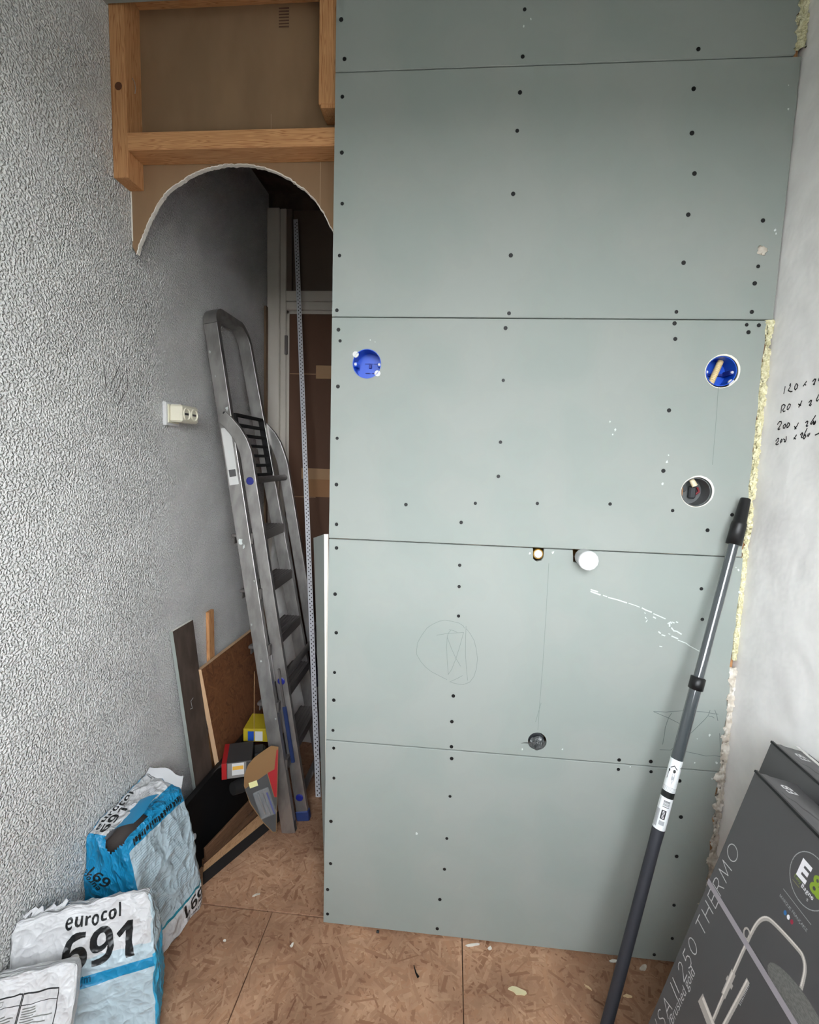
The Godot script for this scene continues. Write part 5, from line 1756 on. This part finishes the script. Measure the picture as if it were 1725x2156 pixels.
func build_sacks():
	var paper := Color(0.80, 0.80, 0.805)
	var pale := Color(0.69, 0.76, 0.79)
	var cyan := Color(0.10, 0.52, 0.70)
	var teal := Color(0.10, 0.50, 0.58)
	var ink := Color(0.10, 0.11, 0.12)
	var thin := Color(0.52, 0.58, 0.61)
	rng.seed = 31
	# --- opened sack
	var c := Canvas.new(1536, 1024, paper)
	c.rect(0, 0, 512, 512, cyan)          # front (narrow end): blue
	# 691 and name lying upside down on the blue end
	var sx := 512.0 / 0.125
	var sy := 512.0 / 0.39
	c.text("691", Vector2(300, 158), Vector2(-0.80 * sx, -0.60 * sy), Vector2(-0.60 * sx, 0.80 * sy), 0.040, ink, true)
	c.text("eurocol", Vector2(190, 190), Vector2(-0.62 * sx, -0.78 * sy), Vector2(-0.78 * sx, 0.62 * sy), 0.0200, ink, true)
	c.line(Vector2(330, 120), Vector2(380, 150), 8, Color(0.06, 0.30, 0.44))
	# right side: pale with rows of small print
	c.rect(512, 0, 512, 512, pale)
	c.rect(512, 0, 512, 46, cyan)
	var x := 560.0
	while x < 990.0:
		var w := rng.randf_range(8, 22)
		c.rect(x, 12, w, rng.randf_range(20, 30), ink)
		if rng.randf() < 0.5:
			c.rect(x, 20, w + 6, 6, ink)
		x += w + rng.randf_range(4, 10)
	for i in 34:
		var y := 70 + i * 9.2
		if i % 11 == 10:
			continue
		var l := rng.randf_range(120, 190)
		c.rect(545, y, l, 2.6, thin)
		c.rect(790, y, rng.randf_range(90, 190), 2.6, thin)
	c.rect(512, 400, 512, 10, teal)
	c.rect(512, 410, 512, 102, paper)
	c.text("691", Vector2(1015, 418), Vector2(-2.1, 0), Vector2(0, 1), 66, ink, true)
	c.text("eurocol", Vector2(1010, 480), Vector2(-2.1, 0), Vector2(0, 1), 22, ink, true)
	c.path([Vector2(540, 445), Vector2(570, 445), Vector2(570, 475), Vector2(540, 475), Vector2(540, 445), Vector2(570, 475)], 3, ink)
	c.path([Vector2(570, 445), Vector2(540, 475)], 3, ink)
	# top: white print area with a blue border
	c.rect(1024, 0, 512, 512, cyan)
	c.rect(1060, 24, 330, 470, paper)
	c.text("eurocol", Vector2(1130, 470), Vector2(0, -1), Vector2(-1, 0), 78, ink, true)
	c.text("691", Vector2(1235, 480), Vector2(0, -1), Vector2(-1, 0), 120, ink, true)
	for i in 5:
		c.path([Vector2(1200 + i * 26, 190 - i * 8), Vector2(1250 + i * 22, 120 - i * 6)], 3, Color(0.45, 0.45, 0.48))
	c.rect(1090, 36, 90, 8, Color(0.4, 0.4, 0.42))
	c.rect(1090, 52, 70, 6, Color(0.4, 0.4, 0.42))
	c.rect(0, 512, 1536, 512, paper)
	var t := thing("adhesive_sack", "opened blue and white adhesive sack standing against the rough wall", "sack", Vector3(-0.51, 0, 0.06), "adhesive sacks")
	var k1 := [Vector3(-0.61, 0, -0.10), Vector3(-0.390, 0, -0.02), Vector3(-0.61, 0.395, -0.085), Vector3(-0.466, 0.375, -0.04), Vector3(-0.61, 0, 0.205), Vector3(-0.430, 0, 0.172), Vector3(-0.612, 0.395, 0.195), Vector3(-0.502, 0.375, 0.182)]
	var torn := func(side: String, u: float, v: float) -> bool:
		if side == "top":
			return v > 0.60 and u > 0.52 + 0.55 * (0.92 - v) and u < 0.94 - 0.08 * (1.0 - v)
		if side == "front":
			return v < 0.10 - 0.30 * absf(u - 0.62) and u > 0.5 and u < 0.93
		return false
	part("paper_sack", sack_mesh(k1, 0.0065, 101, 52, 14.0, torn, Vector3(0.003, 0, 0.004)), sack_material(c), t)
	var pw := MB.new()
	pw.sheet(14, 14, func(u: float, v: float): return Vector3(lerpf(-0.60, -0.512, u), 0.322 + 0.008 * wob.get_noise_2d(u * 150.0, v * 150.0) - 0.03 * u, lerpf(-0.07, 0.185, v)), Vector3.UP)
	part("powder", pw, M.powder, t, "grey powder inside the torn opening")
	var fl := MB.new()
	fl.sheet(10, 6, func(u: float, v: float): return Vector3(lerpf(-0.561, -0.505, v) + 0.004 * sin(u * 6.0), 0.386 + 0.016 * sin(v * 1.6) - 0.003 * v, lerpf(0.165, 0.045, u) - 0.02 * v), Vector3.UP)
	part("torn_flap", fl, mk(cyan, 0.4), t, "blue torn paper flap")
	var ff := MB.new()
	ff.sheet(12, 6, func(u: float, v: float): return Vector3(lerpf(-0.606, -0.470 - 0.02 * v, u), 0.380 + 0.024 * v + 0.006 * sin(u * 5.0) * v - 0.012 * u, -0.035 - 0.050 * v + 0.006 * sin(u * 9.0)), Vector3.UP)
	part("folded_top", ff, mk(paper, 0.45), t)

	# --- full sack with the big number
	c = Canvas.new(1536, 1024, paper)
	c.rect(0, 160, 512, 352, pale)
	c.text("eurocol", Vector2(188, 66), Vector2(1, 0), Vector2(0, -1), 56, ink, true)
	c.text("691", Vector2(190, 190), Vector2(1.12, 0), Vector2(0, -1), 148, ink, true)
	c.rect(0, 208, 512, 30, cyan)
	c.text("lijm", Vector2(238, 233), Vector2(1, 0), Vector2(0, -1), 27, Color(0.06, 0.30, 0.42), true)
	c.rect(512, 0, 512, 512, pale)
	c.rect(512, 200, 512, 312, Color(0.20, 0.62, 0.78))
	t = thing("adhesive_sack", "white adhesive sack with large black number on its face", "sack", Vector3(-0.46, 0, 0.34), "adhesive sacks")
	var k2 := [Vector3(-0.61, 0, 0.34), Vector3(-0.385, 0, 0.222), Vector3(-0.612, 0.338, 0.372), Vector3(-0.398, 0.306, 0.244), Vector3(-0.575, 0, 0.485), Vector3(-0.318, 0, 0.345), Vector3(-0.612, 0.352, 0.405), Vector3(-0.376, 0.328, 0.268)]
	part("paper_sack", sack_mesh(k2, 0.0085, 207, 52, 18.0, func(_s: String, _u: float, _v: float) -> bool: return false, Vector3(0.006, 0, 0.014)), sack_material(c), t)
	var tuft := MB.new()
	tuft.sheet(14, 6, func(u: float, v: float): return Vector3(lerpf(-0.606, -0.53, u), 0.335 + 0.032 * v * (1.0 - u * 0.6) + 0.014 * wob.get_noise_2d(u * 300.0, v * 40.0), lerpf(0.392, 0.345, u) + 0.02 * wob.get_noise_2d(u * 260.0, 40.0 + v * 60.0)), Vector3.BACK)
	part("folded_top", tuft, mk(paper, 0.5), t)

	# --- white sack with the printed table
	c = Canvas.new(1536, 1024, Color(0.83, 0.83, 0.835))
	for r in [[-300, 60, 150], [100, 60, 180], [285, 60, 150]]:
		c.path([Vector2(r[0], r[1]), Vector2(r[0] + r[2], r[1]), Vector2(r[0] + r[2], 400), Vector2(r[0], 400), Vector2(r[0], r[1])], 3.5, ink)
		c.line(Vector2(r[0], 88), Vector2(r[0] + r[2], 88), 2.5, ink)
		for i in 42:
			var y := 96 + i * 7.2
			c.rect(r[0] + 10, y, rng.randf_range(50, r[2] - 20), 3, Color(0.45, 0.46, 0.44))
	c.path([Vector2(165, 68), Vector2(205, 68), Vector2(205, 81), Vector2(165, 81), Vector2(165, 68)], 2, Color(0.5, 0.5, 0.5))
	t = thing("adhesive_sack", "white paper sack printed with an instruction table", "sack", Vector3(-0.52, 0, 0.52), "adhesive sacks")
	var k3 := [Vector3(-0.61, 0, 0.55), Vector3(-0.525, 0, 0.505), Vector3(-0.61, 0.318, 0.495), Vector3(-0.445, 0.302, 0.420), Vector3(-0.605, 0, 0.625), Vector3(-0.495, 0, 0.56), Vector3(-0.61, 0.326, 0.525), Vector3(-0.432, 0.318, 0.444)]
	part("paper_sack", sack_mesh(k3, 0.0045, 311, 44, 20.0, func(_s: String, _u: float, _v: float) -> bool: return false, Vector3(0.034, 0, 0.004)), sack_material(c), t)

# ------------------------------------------------------------------ crumbs
func build_debris():
	rng.seed = 66
	var spots := [
		["plaster_chip", "pale sliver of plaster lying on the passage floor", Vector3(-0.243, 0, -0.072), 0.016, 0.005, M.filler, 0.5],
		["paint_flake", "curled pale paint flake lying on open floor", Vector3(0.571, 0, 0.126), 0.032, 0.016, mk(Color(0.82, 0.78, 0.62), 0.8), -0.15],
		["plaster_chip", "white strip of board paper at the foot of the boards", Vector3(0.455, 0, 0.012), 0.028, 0.006, M.gypsum, 0.25],
		["plaster_chip", "small white crumb at the foot of the boards", Vector3(0.505, 0, 0.016), 0.010, 0.008, M.gypsum, 0.9],
		["plaster_chip", "white crumb near the two sacks on the floor", Vector3(-0.275, 0, 0.085), 0.006, 0.005, M.gypsum, 0.2],
		["plaster_chip", "cluster crumb of plaster on the middle floor panel", Vector3(-0.075, 0, 0.075), 0.009, 0.007, M.filler, 1.1],
		["plaster_chip", "cream crumb beside the telescopic pole", Vector3(0.868, 0, 0.105), 0.014, 0.008, mk(Color(0.84, 0.74, 0.58), 0.9), 0.0],
		["plaster_chip", "white crumb under the board edge beside the pole", Vector3(0.86, 0, 0.012), 0.018, 0.006, M.gypsum, 0.1],
		["plaster_chip", "grey crumb in the corner under the boards", Vector3(0.94, 0, 0.022), 0.018, 0.012, M.filler, 0.6],
		["plaster_chip", "ragged pale crumb left of the telescopic pole", Vector3(0.768, 0, 0.095), 0.014, 0.004, mk(Color(0.80, 0.70, 0.55), 0.9), -0.6],
	]
	for s in spots:
		var t := thing(s[0], s[1], "debris", s[2], "crumbs on the floor")
		var pts := PackedVector2Array()
		for k in 11:
			var g := TAU * k / 11
			pts.append(Vector2(cos(g) * s[3] * rng.randf_range(0.5, 0.95), sin(g) * s[4] * rng.randf_range(0.3, 0.75)).rotated(s[6]))
		var b := MB.new()
		b.prism(pts, 0.003, Transform3D(Basis(Vector3.RIGHT, -PI / 2), Vector3(s[2].x, 0.0031, s[2].z)))
		part("flake", b, s[5], t)
	var sc := thing("loose_screw", "black drywall screw lying on the floor", "screw", Vector3(0.292, 0, 0.112))
	var b := MB.new()
	b.tube([Vector3(0.300, 0.003, 0.122), Vector3(0.293, 0.003, 0.112), Vector3(0.286, 0.0025, 0.092)], [0.0035, 0.0020, 0.0008], 8)
	part("shank", b, M.screw, sc)
	var blk := thing("rubber_bit", "small black rubber bit at the foot of the boards", "debris", Vector3(0.17, 0, 0.004))
	var b2 := MB.new()
	b2.span(Vector3(0.165, 0.0002, 0.003), Vector3(0.173, 0.006, 0.010), 0.001)
	part("bit", b2, M.black, blk)

func _ready():
	# camera
	var cam := Camera3D.new()
	cam.fov = 92.668
	cam.position = Vector3(0.3379, 1.4286, 1.3312)
	cam.rotation_degrees = Vector3(-6.182, 4.867, 1.816)
	cam.near = 0.02
	add_child(cam)
	cam.current = true
	# overcast daylight, which comes in through the window behind the camera
	var sky_m := ProceduralSkyMaterial.new()
	sky_m.sky_top_color = Color(0.95, 0.975, 1.0)
	sky_m.sky_horizon_color = Color(0.985, 0.995, 1.0)
	sky_m.ground_horizon_color = Color(0.36, 0.37, 0.37)
	sky_m.ground_bottom_color = Color(0.30, 0.31, 0.30)
	sky_m.sun_angle_max = 0.0
	var sky := Sky.new()
	sky.sky_material = sky_m
	var env := Environment.new()
	env.background_mode = Environment.BG_SKY
	env.sky = sky
	env.background_energy_multiplier = 4.0
	env.tonemap_mode = Environment.TONE_MAPPER_LINEAR
	env.tonemap_exposure = 6.4
	env.sdfgi_enabled = true
	env.ssao_enabled = true
	env.ssil_enabled = true
	var we := WorldEnvironment.new()
	we.environment = env
	add_child(we)

	wob.noise_type = FastNoiseLite.TYPE_SIMPLEX_SMOOTH
	wob.frequency = 0.04
	wob.fractal_octaves = 2
	make_materials()
	build_room()
	build_partition()
	build_door()
	build_ladder()
	build_cartons()
	build_sacks()
	build_pole()
	build_passage_things()
	build_boxes()
	build_socket()
	build_debris()
